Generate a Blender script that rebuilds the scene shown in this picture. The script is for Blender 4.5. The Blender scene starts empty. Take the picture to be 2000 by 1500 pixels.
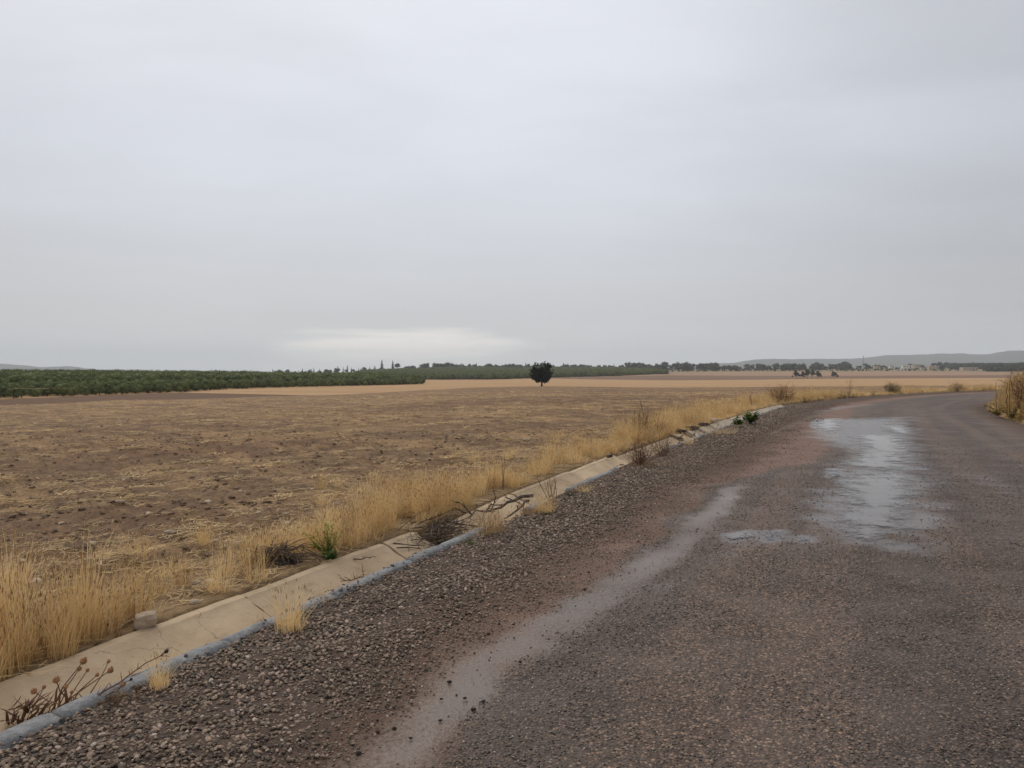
import bpy, math, random
import numpy as np
from mathutils import Vector, Matrix, Quaternion

random.seed(7)
RS = np.random.RandomState(11)
scene = bpy.context.scene
COL = scene.collection

# ------------------------------------------------------------------ camera, sky, sun, exposure
CAM_H = 1.5
cam_data = bpy.data.cameras.new('camera')
cam_data.sensor_width = 36.0
cam_data.lens = 27.0
cam_data.shift_y = -22.0 / 2000.0
cam_data.clip_start = 0.05
cam_data.clip_end = 40000
cam = bpy.data.objects.new('camera', cam_data)
COL.objects.link(cam)
cam.location = (0, 0, CAM_H)
cam.rotation_euler = (math.radians(90), 0, 0)
scene.camera = cam

SUN_EL, SUN_AZ = math.radians(48), math.radians(-35)   # behind cloud, ahead and to the left
world = bpy.data.worlds.new('World')
scene.world = world
world.use_nodes = True
EXPOSURE = 0.30


class NT:
    """small helper to write node trees"""
    def __init__(self, tree):
        self.t = tree
        self.n = tree.nodes
        self.l = tree.links

    def node(self, kind, **kw):
        n = self.n.new(kind)
        for k, v in kw.items():
            setattr(n, k, v)
        return n

    def put(self, sock, v):
        if isinstance(v, bpy.types.NodeSocket):
            self.l.new(v, sock)
        elif v is not None:
            if isinstance(v, (tuple, list)) and sock.type == 'RGBA' and len(v) == 3:
                v = (*v, 1.0)
            sock.default_value = v

    def math(self, op, a, b=None, c=None, clamp=False):
        n = self.node('ShaderNodeMath', operation=op)
        n.use_clamp = clamp
        self.put(n.inputs[0], a)
        self.put(n.inputs[1], b)
        self.put(n.inputs[2], c)
        return n.outputs[0]

    def vmath(self, op, a, b=None):
        n = self.node('ShaderNodeVectorMath', operation=op)
        self.put(n.inputs[0], a)
        if b is not None:
            self.put(n.inputs[1], b)
        return n.outputs[1] if op in ('DOT_PRODUCT', 'LENGTH', 'DISTANCE') else n.outputs[0]

    def mix(self, f, a, b, mode='MIX'):
        n = self.node('ShaderNodeMix', data_type='RGBA', blend_type=mode)
        n.clamp_factor = True
        self.put(n.inputs[0], f)
        self.put(n.inputs[6], a)
        self.put(n.inputs[7], b)
        return n.outputs[2]

    def rng(self, v, a, b, c=0.0, d=1.0, smooth=True):
        n = self.node('ShaderNodeMapRange')
        n.interpolation_type = 'SMOOTHSTEP' if smooth else 'LINEAR'
        for i, x in enumerate((v, a, b, c, d)):
            self.put(n.inputs[i], x)
        return n.outputs[0]

    def noise(self, vec, scale, detail=4, rough=0.55, dist=0.0, col=False):
        n = self.node('ShaderNodeTexNoise')
        self.put(n.inputs['Vector'], vec)
        n.inputs['Scale'].default_value = scale
        n.inputs['Detail'].default_value = detail
        n.inputs['Roughness'].default_value = rough
        n.inputs['Distortion'].default_value = dist
        return n.outputs['Color' if col else 'Fac']

    def voro(self, vec, scale, feature='F1', out='Distance', rnd=1.0):
        n = self.node('ShaderNodeTexVoronoi', feature=feature)
        self.put(n.inputs['Vector'], vec)
        n.inputs['Scale'].default_value = scale
        n.inputs['Randomness'].default_value = rnd
        return n.outputs[out]

    def mapping(self, vec, scale=(1, 1, 1), rot=(0, 0, 0), loc=(0, 0, 0)):
        n = self.node('ShaderNodeMapping')
        self.put(n.inputs[0], vec)
        n.inputs[1].default_value = loc
        n.inputs[2].default_value = rot
        n.inputs[3].default_value = scale
        return n.outputs[0]

    def pos(self):
        return self.node('ShaderNodeNewGeometry').outputs['Position']

    def attr(self, name, out='Fac'):
        return self.node('ShaderNodeAttribute', attribute_name=name).outputs[out]

    def rnd(self):
        return self.node('ShaderNodeObjectInfo').outputs['Random']

    def ramp(self, f, stops):
        n = self.node('ShaderNodeValToRGB')
        e = n.color_ramp.elements
        while len(e) > 1:
            e.remove(e[-1])
        e[0].position, e[0].color = stops[0][0], (*stops[0][1], 1)
        for p, c in stops[1:]:
            x = e.new(p)
            x.color = (*c, 1)
        self.put(n.inputs[0], f)
        return n.outputs[0]

    def bump(self, h, strength, dist, normal=None):
        n = self.node('ShaderNodeBump')
        n.inputs['Strength'].default_value = 1.0
        self.put(n.inputs['Strength'], strength)
        n.inputs['Distance'].default_value = dist
        self.put(n.inputs['Height'], h)
        if normal is not None:
            self.put(n.inputs['Normal'], normal)
        return n.outputs[0]


# --- world: an overcast cloud deck, with the physical sky faintly behind it
w = NT(world.node_tree)
w.n.clear()
wout = w.node('ShaderNodeOutputWorld')
bg = w.node('ShaderNodeBackground')
bg.inputs[1].default_value = 0.1
sky = w.node('ShaderNodeTexSky', sky_type='NISHITA')
sky.sun_disc = False
sky.sun_elevation = SUN_EL
sky.sun_rotation = SUN_AZ
sky.dust_density = 3.0
dirv = w.node('ShaderNodeTexCoord').outputs['Generated']
sep = w.node('ShaderNodeSeparateXYZ')
w.put(sep.inputs[0], dirv)
dx, dy, dz = sep.outputs
el = w.math('MAXIMUM', dz, 0.0)
az = w.math('DIVIDE', dx, w.math('MAXIMUM', w.math('ABSOLUTE', dy), 0.25))     # about the tangent of the azimuth ahead
# vertical gradient of the deck
deck = w.ramp(el, [(0.0, (0.66, 0.655, 0.665)), (0.03, (0.58, 0.58, 0.595)), (0.07, (0.52, 0.525, 0.545)), (0.14, (0.535, 0.552, 0.588)),
                   (0.26, (0.605, 0.630, 0.685)), (0.42, (0.66, 0.682, 0.73)), (1.0, (0.72, 0.73, 0.75))])
# broad light and dark parts of the deck (flattened towards the horizon)
cm = w.node('ShaderNodeCombineXYZ')
inv = w.math('DIVIDE', 1.0, w.math('ADD', el, 0.10))
w.put(cm.inputs[0], w.math('MULTIPLY', dx, inv))
w.put(cm.inputs[1], w.math('MULTIPLY', dy, inv))
n1 = w.noise(cm.outputs[0], 0.42, 4, 0.45, 0.3)
n2 = w.noise(w.mapping(cm.outputs[0], loc=(5.2, 3.1, 0), scale=(0.8, 1.3, 1)), 1.1, 6, 0.55, 0.5)
cl = w.math('MULTIPLY', w.math('ADD', w.rng(n1, 0.3, 0.7, -0.07, 0.06), w.rng(n2, 0.3, 0.7, -0.065, 0.035)), w.rng(el, 0.04, 0.42, 0.22, 1.0))
# the deck is thicker to the right of the road
side = w.rng(az, 0.05, 0.75, 0.0, -0.25)
side2 = w.rng(az, -0.35, -0.8, 0.0, -0.10)
fac = w.math('ADD', w.math('ADD', 1.0, cl), w.math('ADD', side, side2))
deck = w.mix(1.0, deck, w.node('ShaderNodeCombineColor').outputs[0], 'MULTIPLY')
cc = [n for n in w.n if n.bl_idname == 'ShaderNodeCombineColor'][0]
for i in range(3):
    w.put(cc.inputs[i], fac)
# break in the cloud low over the horizon
gx = w.math('DIVIDE', w.math('ADD', az, 0.145), 0.14)
gz = w.math('DIVIDE', w.math('SUBTRACT', dz, w.math('ADD', 0.026, w.math('MULTIPLY', n2, 0.014))), 0.020)
g = w.math('ADD', w.math('MULTIPLY', gx, gx), w.math('MULTIPLY', gz, gz))
streak = w.noise(w.mapping(dirv, scale=(9, 9, 90)), 1.0, 4, 0.6)
g = w.math('MULTIPLY', w.rng(w.math('ADD', g, w.math('MULTIPLY', w.math('SUBTRACT', streak, 0.5), 2.6)), 2.0, -0.1), w.rng(dy, 0.1, 0.4))
deck = w.mix(w.math('MULTIPLY', g, 0.80), deck, (1.08, 1.00, 0.92))
# below the horizon the deck is not seen; keep it dim
deck = w.mix(w.rng(dz, -0.02, -0.15), deck, (0.10, 0.08, 0.065))
em = w.node('ShaderNodeBackground')
w.put(em.inputs[0], deck)
em.inputs[1].default_value = 1.0
w.put(bg.inputs[0], sky.outputs[0])
mx = w.node('ShaderNodeMixShader')
mx.inputs[0].default_value = 0.94
w.put(mx.inputs[1], bg.outputs[0])
w.put(mx.inputs[2], em.outputs[0])
w.l.new(mx.outputs[0], wout.inputs[0])

sun = bpy.data.lights.new('sun', 'SUN')
sun.energy = 1.45
sun.angle = math.radians(40)
sun.color = (1.0, 0.92, 0.80)
sun_ob = bpy.data.objects.new('sun', sun)
COL.objects.link(sun_ob)
sdir = Vector((math.sin(SUN_AZ) * math.cos(SUN_EL), math.cos(SUN_AZ) * math.cos(SUN_EL), math.sin(SUN_EL)))
sun_ob.rotation_euler = sdir.to_track_quat('Z', 'Y').to_euler()
sun_ob.location = (0, 0, 60)

vs = scene.view_settings
vs.view_transform = 'Standard'
vs.look = 'None'
vs.exposure = EXPOSURE
vs.gamma = 1
vs.use_curve_mapping = False
scene.cycles.volume_bounces = 1
scene.cycles.max_bounces = 8
scene.cycles.transparent_max_bounces = 12

# ------------------------------------------------------------------ numpy noise
_perm = np.random.RandomState(5).permutation(1 << 16).astype(np.int64)
_val = np.random.RandomState(6).rand(1 << 16)


def vnoise(x, y, seed=0):
    xi = np.floor(x).astype(np.int64)
    yi = np.floor(y).astype(np.int64)
    fx, fy = x - xi, y - yi
    fx = fx * fx * (3 - 2 * fx)
    fy = fy * fy * (3 - 2 * fy)

    def h(a, b):
        return _val[_perm[(_perm[(a + seed * 977) & 65535] + b) & 65535]]
    a = h(xi, yi) * (1 - fx) + h(xi + 1, yi) * fx
    b = h(xi, yi + 1) * (1 - fx) + h(xi + 1, yi + 1) * fx
    return a * (1 - fy) + b * fy


def fbm(x, y, scale, octv=4, seed=0, gain=0.5):
    x = np.asarray(x, float) * scale
    y = np.asarray(y, float) * scale
    s = np.zeros(np.broadcast(x, y).shape)
    a, tot = 1.0, 0.0
    for o in range(octv):
        s = s + a * vnoise(x * 2.03 ** o + 17 * o, y * 2.03 ** o - 9 * o, seed + o)
        tot += a
        a *= gain
    return s / tot


def sstep(a, b, x):
    t = np.clip((np.asarray(x, float) - a) / (b - a), 0, 1)
    return t * t * (3 - 2 * t)


# ------------------------------------------------------------------ geometry of the place
HOR = 728.0


def G(px, py, z=0.0):
    """ground point seen at a point of the photograph, for a surface at height z"""
    d = 1500.0 * (CAM_H - z) / (py - HOR)
    return np.array(((px - 1000.0) / 1500.0 * d, d))


# kerb line = left edge of the road
_ctrl = [(-5.2, -4.6), (-3.6, -0.75), (-2.04, 3.05), (-1.70, 3.87), (-1.29, 4.85), (-0.452, 6.78), (0.30, 8.6), (1.69, 12.0),
         (3.07, 15.0), (6.23, 21.8), (9.4, 28.4), (13.1, 35.7), (18.5, 43.6), (25.8, 52.2), (38.6, 63.6), (56, 74), (80, 82),
         (110, 84), (145, 80), (190, 68)]


def catmull(P, per=24):
    P = np.array(P, float)
    Q = np.vstack([2 * P[0] - P[1], P, 2 * P[-1] - P[-2]])
    out = []
    for i in range(1, len(Q) - 2):
        p0, p1, p2, p3 = Q[i - 1], Q[i], Q[i + 1], Q[i + 2]
        for k in range(per):
            t = k / per
            out.append(0.5 * ((2 * p1) + (-p0 + p2) * t + (2 * p0 - 5 * p1 + 4 * p2 - p3) * t * t + (-p0 + 3 * p1 - 3 * p2 + p3) * t ** 3))
    out.append(Q[-2])
    return np.array(out)


_c = catmull(_ctrl)
for _ in range(60):                                   # iron out survey noise
    _c[1:-1] = 0.25 * _c[:-2] + 0.5 * _c[1:-1] + 0.25 * _c[2:]
_seg = np.hypot(*np.diff(_c, axis=0).T)
_S = np.concatenate([[0], np.cumsum(_seg)])
EDGE_S = np.arange(0, _S[-1], 0.25)
EDGE = np.stack([np.interp(EDGE_S, _S, _c[:, 0]), np.interp(EDGE_S, _S, _c[:, 1])], 1)
_T = np.gradient(EDGE, axis=0)
_T /= np.hypot(_T[:, 0], _T[:, 1])[:, None]
ROAD_W = 7.5


def P(s, t):
    """road coordinates (metres along the kerb, metres to its right) -> x, y"""
    s = np.asarray(s, float)
    t = np.asarray(t, float)
    x = np.interp(s, EDGE_S, EDGE[:, 0])
    y = np.interp(s, EDGE_S, EDGE[:, 1])
    tx = np.interp(s, EDGE_S, _T[:, 0])
    ty = np.interp(s, EDGE_S, _T[:, 1])
    return x + ty * t, y - tx * t


def ST(x, y):
    x = np.atleast_1d(np.asarray(x, float)).ravel()
    y = np.atleast_1d(np.asarray(y, float)).ravel()
    so = np.empty_like(x)
    to = np.empty_like(x)
    for i in range(0, len(x), 20000):
        a, b = x[i:i + 20000, None], y[i:i + 20000, None]
        k = np.argmin((a - EDGE[None, :, 0]) ** 2 + (b - EDGE[None, :, 1]) ** 2, axis=1)
        ddx = a[:, 0] - EDGE[k, 0]
        ddy = b[:, 0] - EDGE[k, 1]
        tx, ty = _T[k, 0], _T[k, 1]
        so[i:i + 20000] = EDGE_S[k] + ddx * tx + ddy * ty
        to[i:i + 20000] = ddx * ty - ddy * tx
    return so, to


def s_of(px, py, z=0.0):
    g_ = G(px, py, z)
    return float(ST(g_[0], g_[1])[0][0])


# the lie of the land: for directions across the view, boundary curves as (height in photo, depth)
_px = [0, 210, 350, 480, 615, 650, 760, 830, 950, 1060, 1150, 1300, 1450, 1600, 2000]
_tab = {
    'plough_end': [(792, 110), (784, 121), (780, 130), (776, 145), (773, 160), (772, 165), (767, 190), (762, 205), (757, 228), (754.5, 240), (755.5, 237), (757.5, 228), (756.5, 212), (755, 195), (753, 165)],
    'strip_end': [(780, 138), (772, 163), (767, 188), (769.5, 172), (772.6, 162), (771.6, 167), (766.6, 192), (761.7, 207), (756.7, 230), (754.2, 242), (755.2, 239), (757.2, 230), (756.2, 214), (754.7, 197), (752.7, 167)],
    'tan_end': [(735, 560), (736, 560), (737, 570), (739, 580), (741, 590), (741, 600), (741, 600), (742, 600), (742, 620), (739, 640), (741, 640), (743, 650), (742, 670), (740, 690), (738, 600)],
    'brown_end': [(733, 720), (734, 720), (735, 720), (736, 720), (736, 720), (736, 720), (737, 720), (738, 720), (738, 730), (736, 740), (736, 760), (733, 830), (734, 850), (734, 850), (732.5, 760)],
    'pale_end': [(731, 1000), (731, 1000), (731, 1000), (732, 1000), (733, 980), (734, 950), (731, 980), (730, 980), (729, 980), (730, 980), (730, 980), (728.5, 1000), (726, 1050), (726, 1050), (727, 950)],
    'wood_end': [(729, 1500), (729, 1500), (729, 1500), (730, 1500), (729, 1500), (728, 1400), (723, 1400), (722, 1400), (720, 1400), (721, 1400), (721, 1400), (721, 1450), (721, 1500), (719.5, 1500), (717.5, 1500)],
    'plain_end': [(728, 4200)] * 15,
}
_TH = np.array([math.atan((p - 1000) / 1500) for p in _px])
_names = list(_tab)
_R = np.array([[d / math.cos(th) for (yy, d), th in zip(_tab[k], _TH)] for k in _names])
_Z = np.array([[CAM_H - (yy - HOR) / 1500 * d for (yy, d) in _tab[k]] for k in _names])


def _smth(A):
    f = np.linspace(-0.60, 0.60, 400)
    out = np.array([np.interp(f, _TH, a) for a in A])
    for _ in range(10):
        out[:, 1:-1] = 0.25 * out[:, :-2] + 0.5 * out[:, 1:-1] + 0.25 * out[:, 2:]
    return f, out


_F, _RF = _smth(_R)
_, _ZF = _smth(_Z)


def curves(th):
    """distance and height of every boundary curve in direction th"""
    return (np.array([np.interp(th, _F, a) for a in _RF]), np.array([np.interp(th, _F, a) for a in _ZF]))


def land(x, y):
    """height of the land away from the road"""
    x = np.asarray(x, float)
    y = np.asarray(y, float)
    th = np.arctan2(x, y)
    thc = np.clip(th, -0.6, 0.6)
    r = np.hypot(x, y)
    R, Z = curves(thc)
    z = Z[0] * np.clip(r / R[0], 0, 1)
    for k in range(len(R) - 1):
        f = np.clip((r - R[k]) / (R[k + 1] - R[k]), 0, 1)
        z = np.where(r > R[k], Z[k] + (Z[k + 1] - Z[k]) * f, z)
    return z


def ground_z(x, y, s=None, t=None):
    x = np.asarray(x, float)
    y = np.asarray(y, float)
    z = land(x, y)
    if t is None:
        s, t = ST(x, y)
        s = s.reshape(x.shape)
        t = t.reshape(x.shape)
    off = np.maximum(-t - 1.0, t - ROAD_W - 0.5)
    wgt = sstep(0, 38, off)
    base = 0.015 + 0.0 * t
    return base * (1 - wgt) + z * wgt


# ------------------------------------------------------------------ object helpers
def tag(o, label=None, cat=None, group=None, kind=None):
    if label:
        o['label'] = label
    if cat:
        o['category'] = cat
    if group:
        o['group'] = group
    if kind:
        o['kind'] = kind
    return o


def empty(name, loc=(0, 0, 0), rz=0.0, label=None, cat=None, group=None):
    o = bpy.data.objects.new(name, None)
    o.empty_display_size = 0.2
    o.location = loc
    o.rotation_euler = (0, 0, rz)
    COL.objects.link(o)
    return tag(o, label, cat, group)


def make_mesh(name, V, F, mats, smooth=False, attrs=None, midx=None):
    me = bpy.data.meshes.new(name)
    V = np.asarray(V, np.float32)
    if isinstance(F, np.ndarray):
        n, k = F.shape
        me.vertices.add(len(V))
        me.vertices.foreach_set('co', V.ravel())
        me.loops.add(n * k)
        me.loops.foreach_set('vertex_index', F.astype(np.int32).ravel())
        me.polygons.add(n)
        me.polygons.foreach_set('loop_start', np.arange(0, n * k, k, dtype=np.int32))
        me.update(calc_edges=True)
    else:
        me.from_pydata([tuple(v) for v in V.tolist()], [], F)
        me.update()
    for m in (mats if isinstance(mats, (list, tuple)) else [mats]):
        me.materials.append(m)
    if midx is not None:
        me.polygons.foreach_set('material_index', np.asarray(midx, np.int32))
    me.polygons.foreach_set('use_smooth', np.full(len(me.polygons), smooth))
    for k, v in (attrs or {}).items():
        a = me.attributes.new(k, 'FLOAT', 'POINT')
        a.data.foreach_set('value', np.asarray(v, np.float32).ravel())
    return me


def link(name, me, parent=None, loc=None):
    o = bpy.data.objects.new(name, me)
    COL.objects.link(o)
    if parent is not None:
        o.parent = parent
    if loc is not None:
        o.location = loc
    return o


def grid_faces(nr, nc):
    i = np.arange(nr - 1)[:, None] * nc + np.arange(nc - 1)[None, :]
    i = i.ravel()
    return np.stack([i, i + 1, i + nc + 1, i + nc], 1)


class MB:
    """collects simple shapes into one mesh"""
    def __init__(self):
        self.v, self.f, self.m = [], [], []

    def add(self, V, F, mi=0):
        b = len(self.v)
        self.v += [tuple(map(float, p)) for p in V]
        self.f += [tuple(i + b for i in f) for f in F]
        self.m += [mi] * len(F)

    def box(self, c, size, rz=0.0, mi=0):
        c_, s_ = math.cos(rz), math.sin(rz)
        V = []
        for a in (-.5, .5):
            for b in (-.5, .5):
                for d in (-.5, .5):
                    x, y, z = a * size[0], b * size[1], d * size[2]
                    V.append((c[0] + x * c_ - y * s_, c[1] + x * s_ + y * c_, c[2] + z))
        self.add(V, [(0, 1, 3, 2), (4, 6, 7, 5), (0, 4, 5, 1), (2, 3, 7, 6), (0, 2, 6, 4), (1, 5, 7, 3)], mi)

    def tube(self, pts, rad, n=5, mi=0, cap=True):
        pts = [Vector(p) for p in pts]
        if not hasattr(rad, '__len__'):
            rad = [rad] * len(pts)
        V, F = [], []
        up = Vector((0.13, 0.21, 0.97))
        for i, p in enumerate(pts):
            d = (pts[min(i + 1, len(pts) - 1)] - pts[max(i - 1, 0)])
            d = d.normalized() if d.length > 1e-9 else Vector((0, 0, 1))
            a = d.cross(up)
            if a.length < 1e-3:
                a = d.cross(Vector((1, 0, 0)))
            a.normalize()
            b = d.cross(a)
            for k in range(n):
                q = 2 * math.pi * k / n
                V.append(p + (a * math.cos(q) + b * math.sin(q)) * rad[i])
        for i in range(len(pts) - 1):
            for k in range(n):
                k2 = (k + 1) % n
                F.append((i * n + k, i * n + k2, (i + 1) * n + k2, (i + 1) * n + k))
        if cap:
            F.append(tuple(range(n - 1, -1, -1)))
            F.append(tuple((len(pts) - 1) * n + k for k in range(n)))
        self.add(V, F, mi)

    def blade(self, p, d, h, wdt, bend, segs=3, mi=0):
        """a grass blade: start, heading, height, width, how far it bends over"""
        side = Vector((-d.y, d.x, 0)).normalized() if (abs(d.x) + abs(d.y)) > 1e-6 else Vector((1, 0, 0))
        V, F = [], []
        for i in range(segs + 1):
            u = i / segs
            q = Vector((d.x * bend * u * u * h, d.y * bend * u * u * h, h * (u - 0.35 * bend * u * u)))
            wd = wdt * (1 - 0.85 * u)
            V += [p + q - side * wd * 0.5, p + q + side * wd * 0.5]
        for i in range(segs):
            F.append((2 * i, 2 * i + 1, 2 * i + 3, 2 * i + 2))
        self.add(V, F, mi)

    def mesh(self, name, mats, smooth=False, attrs=None):
        return make_mesh(name, np.array(self.v, np.float32).reshape(-1, 3), self.f, mats, smooth, attrs, self.m)

    def build(self, name, mats, parent=None, smooth=False, loc=None):
        return link(name, self.mesh(name, mats, smooth), parent, loc)


_t = (1 + 5 ** 0.5) / 2
ICO_V = np.array([(-1, _t, 0), (1, _t, 0), (-1, -_t, 0), (1, -_t, 0), (0, -1, _t), (0, 1, _t), (0, -1, -_t), (0, 1, -_t), (_t, 0, -1), (_t, 0, 1), (-_t, 0, -1), (-_t, 0, 1)], float)
ICO_V /= np.linalg.norm(ICO_V[0])
ICO_F = [(0, 11, 5), (0, 5, 1), (0, 1, 7), (0, 7, 10), (0, 10, 11), (1, 5, 9), (5, 11, 4), (11, 10, 2), (10, 7, 6), (7, 1, 8), (3, 9, 4), (3, 4, 2), (3, 2, 6), (3, 6, 8), (3, 8, 9), (4, 9, 5), (2, 4, 11), (6, 2, 10), (8, 6, 7), (9, 8, 1)]


def ico(sub=1):
    V = [Vector(v) for v in ICO_V]
    F = list(ICO_F)
    for _ in range(sub):
        mid, F2 = {}, []

        def m(a, b):
            k = (min(a, b), max(a, b))
            if k not in mid:
                V.append(((V[a] + V[b]) / 2).normalized())
                mid[k] = len(V) - 1
            return mid[k]
        for a, b, c in F:
            ab, bc, ca = m(a, b), m(b, c), m(c, a)
            F2 += [(a, ab, ca), (b, bc, ab), (c, ca, bc), (ab, bc, ca)]
        F = F2
    return np.array([tuple(v) for v in V]), F


def stone_mesh(name, mat, seed, sub=1, size=(1, 0.8, 0.55), rough=0.22, angular=0.5):
    r = np.random.RandomState(seed)
    V, F = ico(sub)
    k = r.randn(7, 3)
    k /= np.linalg.norm(k, axis=1)[:, None]
    d = np.ones(len(V))
    for q in k:                                       # flat facets
        proj = V @ q
        lim = r.uniform(0.5, 0.85)
        d = np.where(proj > lim, np.minimum(d, 1 - angular * (proj - lim)), d)
    d = d * (1 + rough * (r.rand(len(V)) - 0.5))
    V = V * d[:, None] * np.array(size)
    return make_mesh(name, V, F, mat, False)


# ------------------------------------------------------------------ scatter (loose, uncountable matter)
def scatter(name, pts, rots, scl, protos, mat=None, kind='stuff'):
    """one object whose points carry small meshes"""
    lib = bpy.data.collections.new(name + '_pieces')
    for i, me in enumerate(protos):
        lib.objects.link(bpy.data.objects.new('%s_piece_%02d' % (name, i), me))
    n = len(pts)
    me = bpy.data.meshes.new(name)
    me.vertices.add(n)
    me.vertices.foreach_set('co', np.asarray(pts, np.float32).ravel())
    a = me.attributes.new('rot', 'FLOAT_VECTOR', 'POINT')
    a.data.foreach_set('vector', np.asarray(rots, np.float32).ravel())
    scl = np.asarray(scl, np.float32)
    if scl.ndim == 1:
        scl = np.repeat(scl[:, None], 3, 1)
    a = me.attributes.new('scl', 'FLOAT_VECTOR', 'POINT')
    a.data.foreach_set('vector', scl.ravel())
    a = me.attributes.new('idx', 'INT', 'POINT')
    a.data.foreach_set('value', RS.randint(0, len(protos), n).astype(np.int32))
    o = link(name, me)
    ng = bpy.data.node_groups.new(name + '_nodes', 'GeometryNodeTree')
    ng.interface.new_socket('Geometry', in_out='INPUT', socket_type='NodeSocketGeometry')
    ng.interface.new_socket('Geometry', in_out='OUTPUT', socket_type='NodeSocketGeometry')
    gi, go = ng.nodes.new('NodeGroupInput'), ng.nodes.new('NodeGroupOutput')
    ci = ng.nodes.new('GeometryNodeCollectionInfo')
    ci.inputs['Collection'].default_value = lib
    ci.inputs['Separate Children'].default_value = True
    ci.inputs['Reset Children'].default_value = True
    m2p = ng.nodes.new('GeometryNodeMeshToPoints')
    ip = ng.nodes.new('GeometryNodeInstanceOnPoints')
    ip.inputs['Pick Instance'].default_value = True

    def na(nm, dt):
        q = ng.nodes.new('GeometryNodeInputNamedAttribute')
        q.data_type = dt
        q.inputs[0].default_value = nm
        return q.outputs[0]
    L = ng.links
    L.new(gi.outputs[0], m2p.inputs[0])
    L.new(m2p.outputs[0], ip.inputs['Points'])
    L.new(ci.outputs[0], ip.inputs['Instance'])
    L.new(na('idx', 'INT'), ip.inputs['Instance Index'])
    e2r = ng.nodes.new('FunctionNodeEulerToRotation')
    L.new(na('rot', 'FLOAT_VECTOR'), e2r.inputs[0])
    L.new(e2r.outputs[0], ip.inputs['Rotation'])
    L.new(na('scl', 'FLOAT_VECTOR'), ip.inputs['Scale'])
    L.new(ip.outputs[0], go.inputs[0])
    md = o.modifiers.new('scatter', 'NODES')
    md.node_group = ng
    o['kind'] = kind
    return o


# ------------------------------------------------------------------ materials
def new_mat(name):
    m = bpy.data.materials.new(name)
    m.use_nodes = True
    nt = NT(m.node_tree)
    bsdf = m.node_tree.nodes['Principled BSDF']
    bsdf.inputs['Specular IOR Level'].default_value = 0.3
    return m, nt, bsdf


def simple(name, col, col2=None, scale=8.0, rough=0.85, rnd=0.0, bump=0.0, bscale=None, spec=0.3):
    m, n, b = new_mat(name)
    c = n.mix(n.rng(n.noise(n.pos(), scale, 4, 0.6), 0.3, 0.7), col, col2 or tuple(x * 0.7 for x in col))
    if rnd:
        c = n.mix(1.0, c, n.mix(n.rnd(), (1 - rnd,) * 3, (1 + rnd,) * 3), 'MULTIPLY')
    n.put(b.inputs['Base Color'], c)
    b.inputs['Roughness'].default_value = rough
    b.inputs['Specular IOR Level'].default_value = spec
    if bump:
        n.put(b.inputs['Normal'], n.bump(n.noise(n.pos(), bscale or scale * 3, 5, 0.6), 1.0, bump))
    return m


def leafy(name, stops, rough=0.7, transl=0.25):
    """blades and leaves: colour differs from piece to piece"""
    m, n, b = new_mat(name)
    f = n.math('FRACT', n.math('ADD', n.rnd(), n.math('MULTIPLY', n.noise(n.pos(), 2.3, 3, 0.6), 1.2)))
    c = n.ramp(f, stops)
    n.put(b.inputs['Base Color'], c)
    b.inputs['Roughness'].default_value = rough
    tr = n.node('ShaderNodeBsdfTranslucent')
    n.put(tr.inputs[0], c)
    mx_ = n.node('ShaderNodeMixShader')
    mx_.inputs[0].default_value = transl
    n.put(mx_.inputs[1], b.outputs[0])
    n.put(mx_.inputs[2], tr.outputs[0])
    n.l.new(mx_.outputs[0], n.n['Material Output'].inputs[0])
    return m


STRAW = leafy('dry_grass', [(0.0, (0.52, 0.355, 0.155)), (0.35, (0.70, 0.50, 0.245)), (0.7, (0.80, 0.60, 0.32)), (1.0, (0.58, 0.40, 0.18))], transl=0.35)
STRAW_BROWN = leafy('brown_dry_grass', [(0, (0.22, 0.12, 0.055)), (0.5, (0.33, 0.19, 0.09)), (1, (0.40, 0.26, 0.12))])
STRAW_FIELD = leafy('field_straw', [(0, (0.30, 0.205, 0.105)), (0.5, (0.42, 0.295, 0.15)), (1, (0.54, 0.39, 0.21))])
GREENISH = leafy('fading_weed', [(0, (0.20, 0.15, 0.05)), (0.5, (0.27, 0.19, 0.06)), (1, (0.36, 0.22, 0.075))])
TWIG = simple('grey_brown_twig', (0.065, 0.042, 0.03), (0.12, 0.085, 0.06), 30, 0.85)
TWIG_RED = simple('red_brown_twig', (0.19, 0.10, 0.055), (0.12, 0.06, 0.035), 20, 0.8)
TWIG_DARK = simple('dark_wet_twig', (0.03, 0.02, 0.016), (0.055, 0.036, 0.026), 30, 0.7)
GREEN_LEAF = leafy('green_leaf', [(0, (0.055, 0.10, 0.02)), (0.6, (0.10, 0.16, 0.035)), (1, (0.20, 0.22, 0.04))])
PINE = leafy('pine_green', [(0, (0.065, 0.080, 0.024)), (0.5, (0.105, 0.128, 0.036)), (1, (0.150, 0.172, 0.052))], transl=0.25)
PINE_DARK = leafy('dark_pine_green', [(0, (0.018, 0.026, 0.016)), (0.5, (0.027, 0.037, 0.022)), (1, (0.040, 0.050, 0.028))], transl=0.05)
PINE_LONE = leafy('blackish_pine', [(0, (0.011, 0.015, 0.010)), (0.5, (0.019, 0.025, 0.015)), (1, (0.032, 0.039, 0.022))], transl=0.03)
BARK = simple('pine_bark', (0.075, 0.040, 0.028), (0.04, 0.024, 0.018), 6, 0.9)
STONE = simple('pale_limestone', (0.42, 0.335, 0.245), (0.30, 0.225, 0.16), 9, 0.9, rnd=0.2, bump=0.004, bscale=30)
CLOD = simple('soil_clod', (0.19, 0.125, 0.08), (0.12, 0.078, 0.05), 9, 0.95, rnd=0.3)
CLOD_DARK = simple('dark_clod', (0.022, 0.016, 0.013), (0.045, 0.032, 0.025), 30, 0.8, rnd=0.3)


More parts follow.
